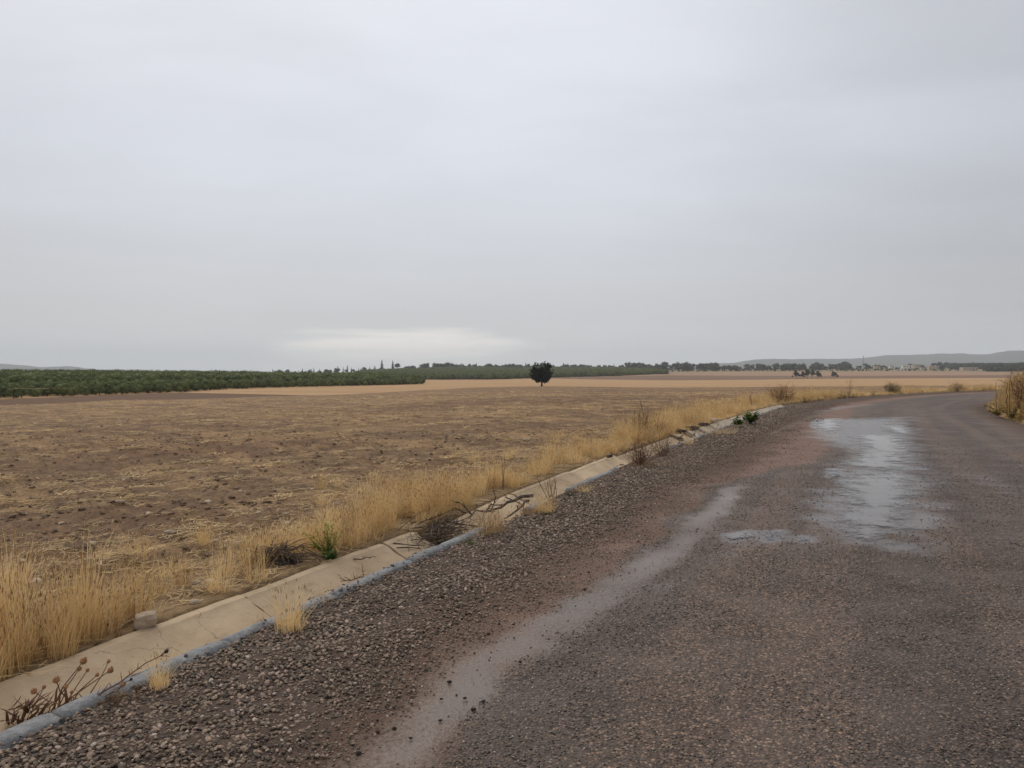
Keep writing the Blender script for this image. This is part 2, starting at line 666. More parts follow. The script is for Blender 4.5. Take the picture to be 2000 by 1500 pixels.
def soil_mat():
    m, n, b = new_mat('ploughed_soil')
    p = n.pos()
    straw = n.attr('straw')
    verge = n.attr('verge')
    rows = n.mapping(p, rot=(0, 0, math.radians(ROWS)), scale=(1, 1, 1))
    st = n.mapping(rows, scale=(0.9, 7.0, 3))
    st2 = n.noise(n.mapping(rows, scale=(0.05, 0.75, 1)), 1.0, 4, 0.6)
    fine = n.noise(p, 26, 5, 0.7)
    mid = n.noise(p, 3.1, 5, 0.65)
    streak = n.noise(st, 0.9, 5, 0.7)
    soil = n.ramp(n.math('ADD', n.math('MULTIPLY', mid, 0.55), n.math('MULTIPLY', fine, 0.45)),
                  [(0.30, (0.056, 0.033, 0.018)), (0.46, (0.125, 0.077, 0.044)), (0.60, (0.205, 0.130, 0.075)), (0.75, (0.31, 0.21, 0.125))])
    red = n.rng(n.noise(p, 0.16, 3, 0.5), 0.35, 0.65)
    soil = n.mix(n.math('MULTIPLY', red, 0.5), soil, n.mix(1.0, soil, (1.06, 0.92, 0.90), 'MULTIPLY'))
    f = n.math('ADD', n.math('MULTIPLY', straw, 0.40), n.math('ADD', n.math('MULTIPLY', n.math('SUBTRACT', streak, 0.5), 1.1), n.math('MULTIPLY', n.math('SUBTRACT', st2, 0.42), 1.4)))
    f = n.math('ADD', f, n.math('MULTIPLY', n.math('SUBTRACT', fine, 0.5), 0.9))
    sc = n.mix(fine, (0.28, 0.175, 0.085), (0.42, 0.28, 0.145))
    c = n.mix(n.math('MULTIPLY', n.rng(f, 0.15, 0.60), 0.62), soil, sc)
    vb = n.mix(n.noise(p, 14, 4, 0.6), (0.13, 0.085, 0.05), (0.34, 0.23, 0.12))
    c = n.mix(verge, c, vb)
    n.put(b.inputs['Base Color'], c)
    b.inputs['Roughness'].default_value = 0.95
    b.inputs['Specular IOR Level'].default_value = 0.15
    h = n.math('ADD', n.noise(p, 11, 5, 0.7), n.math('MULTIPLY', n.noise(p, 55, 3, 0.6), 0.25))
    n.put(b.inputs['Normal'], n.bump(h, 1.0, 0.05))
    return m


ROWS = 49.0      # rows run about 41 degrees right of straight ahead (x axis turned by 49)


def field_mat(name, a, b_, streaks=0.4, lines=0.0):
    m, n, b = new_mat(name)
    p = n.pos()
    q = n.mapping(p, rot=(0, 0, math.radians(18)), scale=(0.012, 0.09, 0.03))
    f = n.math('ADD', n.math('MULTIPLY', n.noise(q, 1.0, 5, 0.6), streaks), n.math('MULTIPLY', n.noise(p, 0.35, 5, 0.7), 1 - streaks))
    c = n.mix(n.rng(f, 0.3, 0.7), a, b_)
    n.put(b.inputs['Base Color'], c)
    b.inputs['Roughness'].default_value = 1.0
    b.inputs['Specular IOR Level'].default_value = 0.05
    return m


SOIL = soil_mat()
DARK_SOIL = field_mat('bare_dark_field', (0.115, 0.072, 0.048), (0.155, 0.098, 0.066))
TAN = field_mat('tan_stubble', (0.31, 0.195, 0.105), (0.43, 0.28, 0.155), 0.6)
BROWN_F = field_mat('brown_far_field', (0.155, 0.098, 0.066), (0.205, 0.132, 0.090))
PALE_F = field_mat('pale_far_field', (0.24, 0.155, 0.105), (0.33, 0.215, 0.145), 0.7)
WOODS_F = field_mat('scrub_ground', (0.16, 0.135, 0.085), (0.27, 0.21, 0.13), 0.6)
HILL = field_mat('hill_scrub', (0.055, 0.06, 0.058), (0.095, 0.095, 0.085), 0.2)


# ------------------------------------------------------------------ ground: fields as real terrain
def row_coords(x, y):
    a = math.radians(41)
    u = x * math.sin(a) + y * math.cos(a)      # along the rows
    v = x * math.cos(a) - y * math.sin(a)      # across the rows
    return u, v


def straw_amount(x, y):
    u, v = row_coords(x, y)
    a = fbm(u * 0.10, v * 0.75, 1.0, 4, 31)
    b_ = fbm(u * 0.35, v * 2.6, 1.0, 3, 41)
    big = fbm(x, y, 0.035, 2, 51)
    r = np.hypot(x, y)
    c = fbm(x, y, 1.1, 3, 47)
    f = 0.28 * a + 0.45 * b_ + 0.17 * c + 0.25 * (big - 0.5)
    return np.clip((f - 0.33) * 3.0 + 0.20 * sstep(25, 90, r), 0, 1)


def verge_amount(s, t):
    """1 where rank grass grows beside the channel"""
    wob = (fbm(s, t * 0 + 3.0, 0.45, 3, 61) - 0.5) * 1.7
    width = 1.55 + wob + 0.9 * sstep(20, 40, s)
    L = sstep(-width - 0.9, -width + 0.2, t) * sstep(-0.4, -0.65, t)
    Rr = sstep(ROAD_W + 0.1, ROAD_W + 0.6, t) * sstep(ROAD_W + 6, ROAD_W + 3, t)
    return np.maximum(L, Rr)


TH = np.radians(np.concatenate([np.arange(-178, -62, 4.0), np.arange(-60, -37, 0.5), np.arange(-36.5, 36.5, 0.12), np.arange(37, 62, 0.5), np.arange(64, 183, 4.0)]))


def polar_grid(rows_of_theta):
    """rows_of_theta: (nrow, ncol) distances"""
    X = rows_of_theta * np.sin(TH)[None, :]
    Y = rows_of_theta * np.cos(TH)[None, :]
    return X, Y


def build_ploughed():
    R, _z = curves(np.clip(TH, -0.6, 0.6))
    k = np.linspace(0, 1, 330)
    rr = np.exp(np.log(1.2)[None] if False else (math.log(1.2) * (1 - k)[:, None] + np.log(R[0])[None, :] * k[:, None]))
    X, Y = polar_grid(rr)
    s, t = ST(X, Y)
    s = s.reshape(X.shape)
    t = t.reshape(X.shape)
    z = ground_z(X, Y, s, t)
    st = straw_amount(X, Y)
    vg = verge_amount(s, t)
    rad = np.hypot(X, Y)
    u, v = row_coords(X, Y)
    outside = np.clip(np.maximum(-t - 0.68, t - ROAD_W - 0.2), 0, 1)
    near = np.exp(-rad / 45.0)
    rel = (fbm(X, Y, 2.2, 3, 1) - 0.5) * 0.11 + (fbm(X, Y, 8, 2, 5) - 0.5) * 0.085 * near + (fbm(u * 0.12, v * 1.35, 1.0, 2, 9) - 0.5) * 0.14
    rel += (fbm(X, Y, 0.05, 2, 12) - 0.5) * 0.5 * sstep(15, 60, rad)
    z = z + rel * sstep(0.0, 1.0, outside) * (1 - 0.6 * vg)
    z = z - 0.012
    under = sstep(-0.665, -0.62, t) * sstep(ROAD_W + 0.25, ROAD_W + 0.05, t)
    z = z - 0.40 * under
    z[-1, :] = ground_z(X[-1], Y[-1], s[-1], t[-1])
    V = np.stack([X, Y, z], -1).reshape(-1, 3)
    F = grid_faces(*X.shape)
    me = make_mesh('ploughed_field', V, F[:, ::-1], SOIL, True, {'straw': st, 'verge': vg})
    o = link('ploughed_field', me)
    o['kind'] = 'structure'
    o['label'] = 'brown ploughed field strewn with straw beyond the roadside channel'


build_ploughed()


def band(name, k0, k1, mat, label, n=14, amp=0.0, th0=None, th1=None):
    R, _z = curves(np.clip(TH, -0.6, 0.6))
    kk = np.linspace(0, 1, n)[:, None]
    rr = R[k0][None] * (1 - kk) + R[k1][None] * kk
    X, Y = polar_grid(rr)
    s, t = ST(X, Y)
    z = ground_z(X, Y, s.reshape(X.shape), t.reshape(X.shape))
    if amp:
        z += (fbm(X, Y, 0.01, 3, 71) - 0.5) * amp * (np.sin(kk * math.pi))
    me = make_mesh(name, np.stack([X, Y, z], -1).reshape(-1, 3), grid_faces(*X.shape)[:, ::-1], mat, True)
    o = link(name, me)
    o['kind'] = 'structure'
    o['label'] = label
    return o


band('bare_field', 0, 1, DARK_SOIL, 'smooth dark strip of bare soil in front of the pine plantation', 6)
band('stubble_field', 1, 2, TAN, 'pale tan stubble field behind the ploughed field', 20, 0.5)
band('brown_field', 2, 3, BROWN_F, 'dull brown field beyond the tan stubble', 8)
band('pale_field', 3, 4, PALE_F, 'pale fallow field below the far trees', 8)
band('scrubland', 4, 5, WOODS_F, 'scrubby far land under the trees of the skyline', 10)


def plain_and_hills():
    R, Z = curves(np.clip(TH, -0.6, 0.6))
    far = np.linspace(0, 1, 16)[:, None]
    rr = R[5][None] * (1 - far) + 12000 * far
    X, Y = polar_grid(rr)
    z = land(X, Y)
    z0 = Z[5][None] * (1 - far) ** 2 + 1.0 * (1 - (1 - far) ** 2) - 3 * np.sin(far * math.pi)
    me = make_mesh('plain', np.stack([X, Y, z0], -1).reshape(-1, 3), grid_faces(*X.shape)[:, ::-1], WOODS_F, True)
    o = link('plain', me)
    o['kind'] = 'structure'
    o['label'] = 'distant flat land running to the foot of the hills'
    # hill ranges, profile of the crest as seen, standing 5-7 km away

    def rng_(name, prof, r0, rc, label, seed):
        ph = np.array([math.atan((a - 1000) / 1500) for a, b in prof])
        pe = np.array([(HOR - b) / 1500 for a, b in prof])
        th = np.linspace(ph[0], ph[-1], 420)
        e = np.interp(th, ph, pe)
        for _ in range(5):
            e[1:-1] = .25 * e[:-2] + .5 * e[1:-1] + .25 * e[2:]
        e = e + (fbm(th * 160, th * 0, 1, 4, seed) - 0.5) * 0.0012
        rows = [(0.0, 0.0), (0.12, 0.10), (0.3, 0.3), (0.5, 0.55), (0.7, 0.8), (0.85, 0.93), (1.0, 1.0), (1.25, 0.85), (1.6, 0.45), (2.2, 0.0)]
        V = []
        for a, hgt in rows:
            r = r0 + (rc - r0) * a
            xx, yy = r * np.sin(th), r * np.cos(th)
            crest = e * rc * np.cos(th)
            zz = CAM_H + (crest) * hgt + (fbm(xx, yy, 0.0022, 4, seed + 3) - 0.5) * 60 * math.sin(math.pi * min(a, 1.0)) * np.clip(crest / 80, 0, 1) * (1 if a < 1 else 0) - (4 if hgt == 0 else 0)
            V.append(np.stack([xx, yy, zz], -1))
        V = np.array(V)
        me_ = make_mesh(name, V.reshape(-1, 3), grid_faces(len(rows), len(th))[:, ::-1], HILL, True)
        q = link(name, me_)
        q['kind'] = 'structure'
        q['label'] = label
    rng_('hills', [(1180, 727), (1260, 719), (1310, 714), (1380, 712), (1440, 708), (1470, 703), (1520, 702), (1600, 701), (1650, 702), (1700, 699), (1735, 694), (1780, 693), (1830, 691), (1880, 690),
                   (1900, 692), (1930, 693), (1960, 687), (2000, 685), (2100, 682), (2250, 688), (2500, 676), (3000, 690), (3800, 727)], 4200, 6200, 'long blue grey range of hills on the right of the skyline', 81)
    rng_('low_hills', [(-1600, 727), (-900, 700), (-400, 692), (-100, 707), (0, 710), (40, 713), (75, 717), (110, 716), (140, 715.5), (165, 719), (210, 724), (330, 727), (380, 726), (420, 723.5), (455, 725), (500, 727.5)],
         4600, 6800, 'faint low hills above the pine plantation on the left', 91)


plain_and_hills()

# ------------------------------------------------------------------ road
# soft-edged patches laid out on the ground
def poly_sd(x, y, poly):
    """signed distance, positive inside"""
    poly = np.asarray(poly, float)
    x = np.asarray(x, float)
    y = np.asarray(y, float)
    d = np.full(x.shape, 1e9)
    ins = np.zeros(x.shape, bool)
    for i in range(len(poly)):
        a, b_ = poly[i], poly[(i + 1) % len(poly)]
        ab = b_ - a
        L = ab @ ab + 1e-12
        u = np.clip(((x - a[0]) * ab[0] + (y - a[1]) * ab[1]) / L, 0, 1)
        d = np.minimum(d, np.hypot(x - a[0] - u * ab[0], y - a[1] - u * ab[1]))
        c = ((a[1] > y) != (b_[1] > y)) & (x < (b_[0] - a[0]) * (y - a[1]) / (b_[1] - a[1] + 1e-12) + a[0])
        ins ^= c
    return np.where(ins, d, -d)


def line_mask(x, y, pts, soft=1.0):
    """1 on a polyline with its own half width at each point (x, y, w)"""
    best = np.zeros(x.shape)
    for (ax, ay, aw), (bx, by, bw) in zip(pts[:-1], pts[1:]):
        L = (bx - ax) ** 2 + (by - ay) ** 2 + 1e-9
        u = np.clip(((x - ax) * (bx - ax) + (y - ay) * (by - ay)) / L, 0, 1)
        d = np.hypot(x - ax - u * (bx - ax), y - ay - u * (by - ay))
        wd = aw + (bw - aw) * u
        best = np.maximum(best, 1 - sstep(0.1, 1.15 + 0.3 * soft, d / wd))
    return best


def gp(lst):
    out = []
    for px, py, w_ in lst:
        g_ = G(px, py)
        out.append((g_[0], g_[1], w_))
    return out


SILT = gp([(420, 1760, .24), (640, 1560, .24), (830, 1400, .24), (960, 1290, .24), (1090, 1220, .24), (1200, 1150, .24), (1290, 1095, .24), (1350, 1045, .24), (1400, 990, .22), (1440, 950, .20), (1478, 926, .08)])
SILT_FAR = gp([(1500, 850, .12), (1570, 820, .3), (1640, 796, .4), (1690, 788, .1)])
WETS = [[(1590, 822), (1690, 815), (1790, 812), (1800, 850), (1840, 925), (1870, 1000), (1820, 1060), (1700, 1075), (1600, 1060), (1540, 1010), (1590, 940), (1640, 880), (1560, 850)]]
WET_LINES = [gp([(1800, 925, .5), (1900, 930, .45), (2000, 965, .5), (2150, 1000, .4)]),
             gp([(1250, 1180, .18), (1370, 1100, .22), (1480, 1050, .25), (1580, 1050, .2)]),
             gp([(1540, 815, .5), (1640, 796, .6), (1700, 790, .5)])]


SMALL = [[(1590, 819), (1640, 817), (1650, 838), (1610, 845), (1585, 832)], [(1618, 915), (1642, 915), (1640, 931), (1620, 932)], [(1490, 1036), (1530, 1036), (1532, 1052), (1495, 1056)],
         [(1420, 1043), (1470, 1036), (1478, 1046), (1425, 1056)], [(1558, 1046), (1580, 1046), (1584, 1056), (1562, 1056)]]


def road_fields(x, y, s, t):
    wob = (fbm(x, y, 1.4, 4, 101) - 0.5)
    gravel = sstep(1.75, 0.85, t + wob * 1.0 - 0.5 * sstep(9, 14, y)) * 1.0
    gravel = np.maximum(gravel, 0.75 * sstep(ROAD_W - 0.9, ROAD_W, t + wob * 0.8))
    wob2 = (fbm(x, y, 4.5, 3, 105) - 0.5)
    silt = np.maximum(line_mask(x + wob * 0.75 + wob2 * 0.2, y + wob * 1.2, SILT) * (1 - 0.75 * sstep(8.8, 11.5, y)) * (0.25 + 1.15 * fbm(x, y, 1.5, 4, 107)), 0.45 * line_mask(x + wob * .5, y + wob, SILT_FAR))
    # reddish earth washed between the gravel and the wheel track
    far = sstep(9.5, 14, y)
    red = sstep(0.55, 1.2, t + wob * 0.9) * sstep(1.75 + 1.4 * far, 1.30 + 1.15 * far, t + wob * 0.5) * (0.35 + 1.1 * (fbm(x, y, 0.8, 3, 111))) + 0.12 * sstep(0.45, 0.65, fbm(x, y, 0.7, 3, 117))
    red *= 1 - 0.55 * silt
    wet = np.zeros(x.shape)
    for pl in WETS:
        q = [G(a, b_) for a, b_ in pl]
        soft = 0.35 + 0.045 * y
        wet = np.maximum(wet, sstep(-1.0, 1.0, poly_sd(x + wob * 0.9, y + wob * 3.0, q) / soft - 0.2))
    for pl in SMALL:
        q = [G(a, b_) for a, b_ in pl]
        wet = np.maximum(wet, 0.9 * sstep(-0.22, 0.05, poly_sd(x, y, q)))
    for ln, q in zip(WET_LINES, (0.42, 0.40, 0.5)):
        wet = np.maximum(wet, q * line_mask(x + wob * .3, y + wob * .8, ln))
    return gravel, silt, np.clip(red, 0, 1), wet


def road_wear(x, y, s, t):
    a = fbm(s * 0.10, t * 3.2, 1.0, 4, 141)
    b_ = np.exp(-((t - 2.9) / 0.35) ** 2) + np.exp(-((t - 4.6) / 0.35) ** 2) + 0.6 * np.exp(-((t - 6.3) / 0.3) ** 2)
    return np.clip(0.5 + (a - 0.5) * 1.5 + 0.22 * b_ * fbm(s, t, 0.15, 2, 145), 0, 1)


def road_mat():
    m, n, b = new_mat('chip_sealed_road')
    p = n.pos()
    gravel, silt, red, wet = (n.attr(k) for k in ('gravel', 'silt', 'red', 'wet'))
    big = n.noise(p, 0.7, 4, 0.6)
    # stone chippings: cells with their own colour
    vc = n.voro(p, 62, out='Color')
    vd = n.voro(p, 62, out='Distance')
    sepc = n.node('ShaderNodeSeparateColor')
    n.put(sepc.inputs[0], vc)
    chip = n.ramp(sepc.outputs[0], [(0.0, (0.036, 0.027, 0.021)), (0.3, (0.082, 0.061, 0.047)), (0.6, (0.130, 0.097, 0.076)), (0.85, (0.190, 0.142, 0.108)), (1.0, (0.30, 0.23, 0.175))])
    gap = n.rng(vd, 0.35, 0.62)
    base = n.mix(n.math('MULTIPLY', gap, 0.8), chip, (0.030, 0.023, 0.020))
    base = n.mix(1.0, base, n.ramp(big, [(0.3, (0.90, 0.84, 0.82)), (0.7, (1.20, 1.07, 1.00))]), 'MULTIPLY')
    wear = n.attr('wear')
    base = n.mix(1.0, base, n.mix(n.rng(wear, 0.2, 0.8), (1.22, 1.15, 1.08), (0.72, 0.72, 0.74)), 'MULTIPLY')
    # brownish film of mud over everything
    film = n.rng(n.noise(p, 2.2, 5, 0.65), 0.3, 0.75)
    base = n.mix(n.math('MULTIPLY', film, 0.40), base, (0.124, 0.086, 0.066))
    fine = n.noise(p, 34, 5, 0.75)
    redf = n.math('MULTIPLY', n.rng(n.math('ADD', red, n.math('MULTIPLY', n.math('SUBTRACT', fine, 0.5), 0.8)), 0.12, 0.7), 0.9)
    base = n.mix(redf, base, n.mix(fine, (0.115, 0.058, 0.036), (0.20, 0.112, 0.074)))
    gf = n.math('MULTIPLY', gravel, 0.8)
    base = n.mix(gf, base, n.mix(n.noise(p, 70, 3, 0.7), (0.032, 0.022, 0.017), (0.11, 0.074, 0.055)))
    sn = n.math('ADD', silt, n.math('MULTIPLY', n.math('SUBTRACT', fine, 0.5), 1.3))
    sf = n.math('MULTIPLY', n.rng(sn, 0.15, 1.05), 0.85)
    base = n.mix(sf, base, n.mix(n.noise(p, 3, 3, 0.5), (0.100, 0.072, 0.056), (0.140, 0.102, 0.080)))
    wf = n.rng(n.math('ADD', wet, n.math('MULTIPLY', n.math('SUBTRACT', n.noise(p, 1.6, 6, 0.7), 0.5), 1.3)), 0.25, 0.85)
    base = n.mix(n.math('MULTIPLY', wf, 0.5), base, (0.065, 0.055, 0.052))
    n.put(b.inputs['Base Color'], base)
    r = n.math('SUBTRACT', 0.70, n.math('MULTIPLY', n.rng(n.noise(p, 1.1, 4, 0.6), 0.35, 0.7), 0.14))
    r = n.math('ADD', r, n.math('MULTIPLY', gf, 0.5))
    r = n.mix(sf, r, (0.30,) * 3)
    r = n.mix(wf, r, (0.24,) * 3)
    n.put(b.inputs['Roughness'], r)
    n.put(b.inputs['Specular IOR Level'], n.mix(n.math('MAXIMUM', wf, sf), (0.30,) * 3, (0.5,) * 3))
    h = n.math('SUBTRACT', 0.5, n.math('MINIMUM', vd, 0.6))
    h = n.math('ADD', n.math('MULTIPLY', h, 1.0), n.math('MULTIPLY', n.noise(p, 25, 4, 0.6), 0.5))
    flat = n.math('MULTIPLY', n.math('SUBTRACT', 1.0, n.math('MULTIPLY', sf, 1.10)), n.math('SUBTRACT', 1.0, n.math('MULTIPLY', wf, 0.65)))
    n.put(b.inputs['Normal'], n.bump(h, flat, 0.012))
    return m


ROAD = road_mat()


def build_road():
    s = np.concatenate([np.arange(0.3, 12, 0.05), np.arange(12, 50, 0.1), np.arange(50, 120, 0.6), np.arange(120, 210, 3)])
    t = np.concatenate([[-0.02], np.arange(0.03, ROAD_W, 0.075), [ROAD_W, ROAD_W + 0.25]])
    S, T = np.meshgrid(s, t, indexing='ij')
    X, Y = P(S, T)
    g_, si, re, we = road_fields(X, Y, S, T)
    z = 0.0 + (fbm(X, Y, 3.0, 3, 131) - 0.5) * 0.010 + g_ * (fbm(X, Y, 12, 3, 133) - 0.45) * 0.022
    z += 0.003 * g_
    z[:, 0] = -0.06
    z[:, -1] = -0.10
    z = z * (1 - 0.7 * we) - 0.006 * we - 0.003 * si
    me = make_mesh('road', np.stack([X, Y, z], -1).reshape(-1, 3), grid_faces(*X.shape), ROAD, True,
                   {'gravel': g_, 'silt': si, 'red': re, 'wet': we, 'wear': road_wear(X, Y, S, T)})
    o = link('road', me)
    o['kind'] = 'structure'
    o['label'] = 'wet chip-sealed country road curving away to the right'
    return o


build_road()


# puddles: thin sheets of water lying on the road
def water_mat():
    m, n, b = new_mat('puddle_water')
    p = n.pos()
    a = n.attr('fill')
    nz = n.noise(n.mapping(p, rot=(0, 0, 0), scale=(1.0, 1.0, 1)), 2.6, 6, 0.68)
    nf = n.noise(p, 22, 4, 0.7)
    f = n.math('ADD', a, n.math('ADD', n.math('MULTIPLY', n.math('SUBTRACT', nz, 0.5), 1.5), n.math('MULTIPLY', n.math('SUBTRACT', nf, 0.5), 0.8)))
    al = n.rng(f, 0.42, 0.86)
    b.inputs['Base Color'].default_value = (0.10, 0.082, 0.072, 1)
    b.inputs['Roughness'].default_value = 0.06
    b.inputs['IOR'].default_value = 1.33
    b.inputs['Specular IOR Level'].default_value = 0.5
    b.inputs['Coat Weight'].default_value = 0.0
    n.put(b.inputs['Normal'], n.bump(n.noise(p, 14, 3, 0.5), 1.0, 0.0006))
    n.put(b.inputs['Alpha'], al)
    return m


WATER = water_mat()


def puddle(name, poly, label, soft=0.5, step=None):
    q = np.array([G(a, b_) for a, b_ in poly])
    x0, y0 = q.min(0) - 0.6
    x1, y1 = q.max(0) + 0.6
    st = step or max((y1 - y0), (x1 - x0)) / 90
    xs, ys = np.arange(x0, x1, st), np.arange(y0, y1, st)
    X, Y = np.meshgrid(xs, ys, indexing='xy')
    sd = poly_sd(X, Y, q)
    fill = 0.5 + sd / soft
    keep = fill > -0.75
    F = grid_faces(*X.shape)
    F = F[keep.ravel()[F].all(1)]
    used = np.unique(F)
    mp = -np.ones(X.size, int)
    mp[used] = np.arange(len(used))
    V = np.stack([X, Y, np.full(X.shape, 0.0030)], -1).reshape(-1, 3)[used]
    me = make_mesh(name, V, mp[F], WATER, True, {'fill': np.clip(fill, -1, 1.6).ravel()[used]})
    o = link(name, me)
    return tag(o, label, 'puddle', 'puddles on the wet road')


puddle('puddle', [(1640, 928), (1720, 920), (1790, 925), (1790, 970), (1770, 1030), (1720, 1062), (1660, 1055), (1625, 1020), (1640, 975)], 'largest sheet of shallow water in the middle of the road', 0.9)
puddle('puddle', [(1660, 850), (1760, 848), (1785, 870), (1775, 905), (1800, 925), (1700, 918), (1640, 905), (1680, 880)], 'rippled sheet of water just beyond the largest puddle', 1.1)
puddle('puddle', [(1590, 819), (1640, 817), (1650, 838), (1610, 845), (1585, 832)], 'farthest puddle left of the road centre, near the gravel', 1.0)
puddle('puddle', [(1715, 833), (1770, 830), (1795, 850), (1740, 845)], 'narrow bright puddle far up the road centre', 0.9)
puddle('puddle', [(1618, 915), (1642, 915), (1640, 931), (1620, 932)], 'small bright puddle left of the rippled water sheet', 0.22)
puddle('puddle', [(1490, 1036), (1530, 1036), (1532, 1052), (1495, 1056)], 'small bright puddle at the head of the silt track', 0.16)
puddle('puddle', [(1420, 1043), (1470, 1036), (1478, 1046), (1425, 1056)], 'thin broken puddle left of the small bright one', 0.18)
puddle('puddle', [(1558, 1046), (1580, 1046), (1584, 1056), (1562, 1056)], 'tiny puddle between the silt track and the largest sheet', 0.14)

# ------------------------------------------------------------------ kerb and concrete channel
def concrete_mat(name, a, b_, dirt, scale=3.0, bump=0.004):
    m, n, b = new_mat(name)
    p = n.pos()
    c = n.mix(n.rng(n.noise(p, scale, 5, 0.65), 0.3, 0.7), a, b_)
    c = n.mix(n.math('MULTIPLY', n.rng(n.noise(p, 1.3, 4, 0.6), 0.45, 0.75), 0.45), c, dirt)
    c = n.mix(n.math('MULTIPLY', n.rng(n.noise(p, 60, 3, 0.7), 0.55, 0.8), 0.35), c, tuple(x * 0.5 for x in dirt))
    wp = n.vmath('ADD', p, n.vmath('MULTIPLY', n.noise(p, 3.5, 4, 0.6, col=True), (0.25, 0.25, 0.25)))
    ck = n.math('MULTIPLY', n.rng(n.voro(wp, 1.25, 'DISTANCE_TO_EDGE'), 0.006, 0.0), n.rng(n.noise(p, 0.8, 2), 0.53, 0.60))
    c = n.mix(n.math('MULTIPLY', ck, 0.5), c, tuple(x * 0.25 for x in dirt))
    c = n.mix(n.math('MULTIPLY', n.rng(n.noise(n.mapping(p, scale=(1.5, 1.5, 9)), 2.2, 5, 0.7), 0.52, 0.70), 0.35), c, tuple(x * 0.45 for x in dirt))
    c = n.mix(1.0, c, n.mix(n.rnd(), (0.86,) * 3, (1.1,) * 3), 'MULTIPLY')
    n.put(b.inputs['Base Color'], c)
    b.inputs['Roughness'].default_value = 0.85
    h = n.math('ADD', n.noise(p, 18, 5, 0.65), n.math('MULTIPLY', n.noise(p, 90, 3, 0.6), 0.3))
    n.put(b.inputs['Normal'], n.bump(h, 1.0, bump))
    return m


SLAB = concrete_mat('channel_concrete', (0.37, 0.275, 0.175), (0.46, 0.35, 0.235), (0.27, 0.185, 0.11))
SLAB_FAR = concrete_mat('clean_channel_concrete', (0.38, 0.315, 0.25), (0.43, 0.36, 0.29), (0.30, 0.225, 0.16))
KERB = concrete_mat('whitewashed_kerb', (0.160, 0.160, 0.163), (0.255, 0.256, 0.260), (0.085, 0.068, 0.055), 22, 0.018)

CH_END = s_of(1552, 791)


def channel_profile():
    # t, z from the road side up to the outer lip, upper surface
    return [(-0.092, -0.02), (-0.115, -0.11), (-0.155, -0.165), (-0.23, -0.165), (-0.35, -0.120), (-0.47, -0.066), (-0.560, -0.020), (-0.585, -0.002), (-0.645, 0.004)]


def slab(parent, s0, s1, mat, seed, dz=0.0, tilt=0.0, droll=0.0, chip=0.02, rot=0.0):
    r = np.random.RandomState(seed)
    prof = np.array(channel_profile())
    # refine across
    k = np.linspace(0, len(prof) - 1, 24)
    pt = np.interp(k, np.arange(len(prof)), prof[:, 0])
    pz = np.interp(k, np.arange(len(prof)), prof[:, 1])
    ns = max(6, int((s1 - s0) / 0.09))
    ss = np.linspace(s0, s1, ns)
    S, K = np.meshgrid(ss, np.arange(len(pt)), indexing='ij')
    T = pt[K] + (fbm(S, K * 0.0, 3.0, 3, seed % 97) - 0.5) * 0.05 * (K / len(pt))
    # ragged ends
    e = (S - s0) / (s1 - s0)
    edge = (fbm(K * 1.0, S * 0 + seed, 0.5, 3, seed % 89) - 0.5) * chip * 2
    S2 = S + edge * (1 - np.abs(2 * e - 1) < 0.02) * np.sign(0.5 - e)
    X, Y = P(S2, T)
    Z = pz[K] + dz + tilt * (e - 0.5) + droll * (T + 0.45) + (fbm(X, Y, 2.0, 3, 201) - 0.5) * 0.014
    n_, m_ = X.shape
    top = np.stack([X, Y, Z], -1).reshape(-1, 3)
    bot = top - np.array([0, 0, 0.085])
    V = np.vstack([top, bot])
    F = [tuple(f[::-1]) for f in grid_faces(n_, m_).tolist()]
    N = n_ * m_
    for i in range(n_ - 1):
        a, b_ = i * m_, (i + 1) * m_
        F.append((a, b_, b_ + N, a + N))
        a, b_ = i * m_ + m_ - 1, (i + 1) * m_ + m_ - 1
        F.append((b_, a, a + N, b_ + N))
    for j in range(m_ - 1):
        a = j
        F.append((a + 1, a, a + N, a + 1 + N))
        a = (n_ - 1) * m_ + j
        F.append((a, a + 1, a + 1 + N, a + N))
    me = make_mesh('concrete_slab', V, F, mat, False)
    return link('concrete_slab', me, parent)


channel = empty('drainage_channel', (0, 0, 0), label='concrete lined drainage channel between the kerb and the dry grass verge', cat='drain')
LIPS = [s_of(485, 1165), s_of(752, 1062), s_of(822, 1042), s_of(1014, 966), s_of(1125, 922), s_of(1205, 892), s_of(1300, 853), s_of(1336, 846), s_of(1352, 838), s_of(1376, 830), s_of(1406, 819.5)]
cuts = [1.2, LIPS[0] - 3.9, LIPS[0] - 1.95] + LIPS[:2] + [LIPS[2] + 0.03]
sd_ = 300
for a, b_ in zip(cuts[:-1], cuts[1:]):
    gapw = 0.006 if abs(b_ - LIPS[1]) < 0.01 or abs(a - LIPS[1]) < 0.01 else 0.016
    slab(channel, a + gapw, b_ - gapw, SLAB, sd_, dz=random.uniform(-0.006, 0.006), chip=0.025)
    sd_ += 1
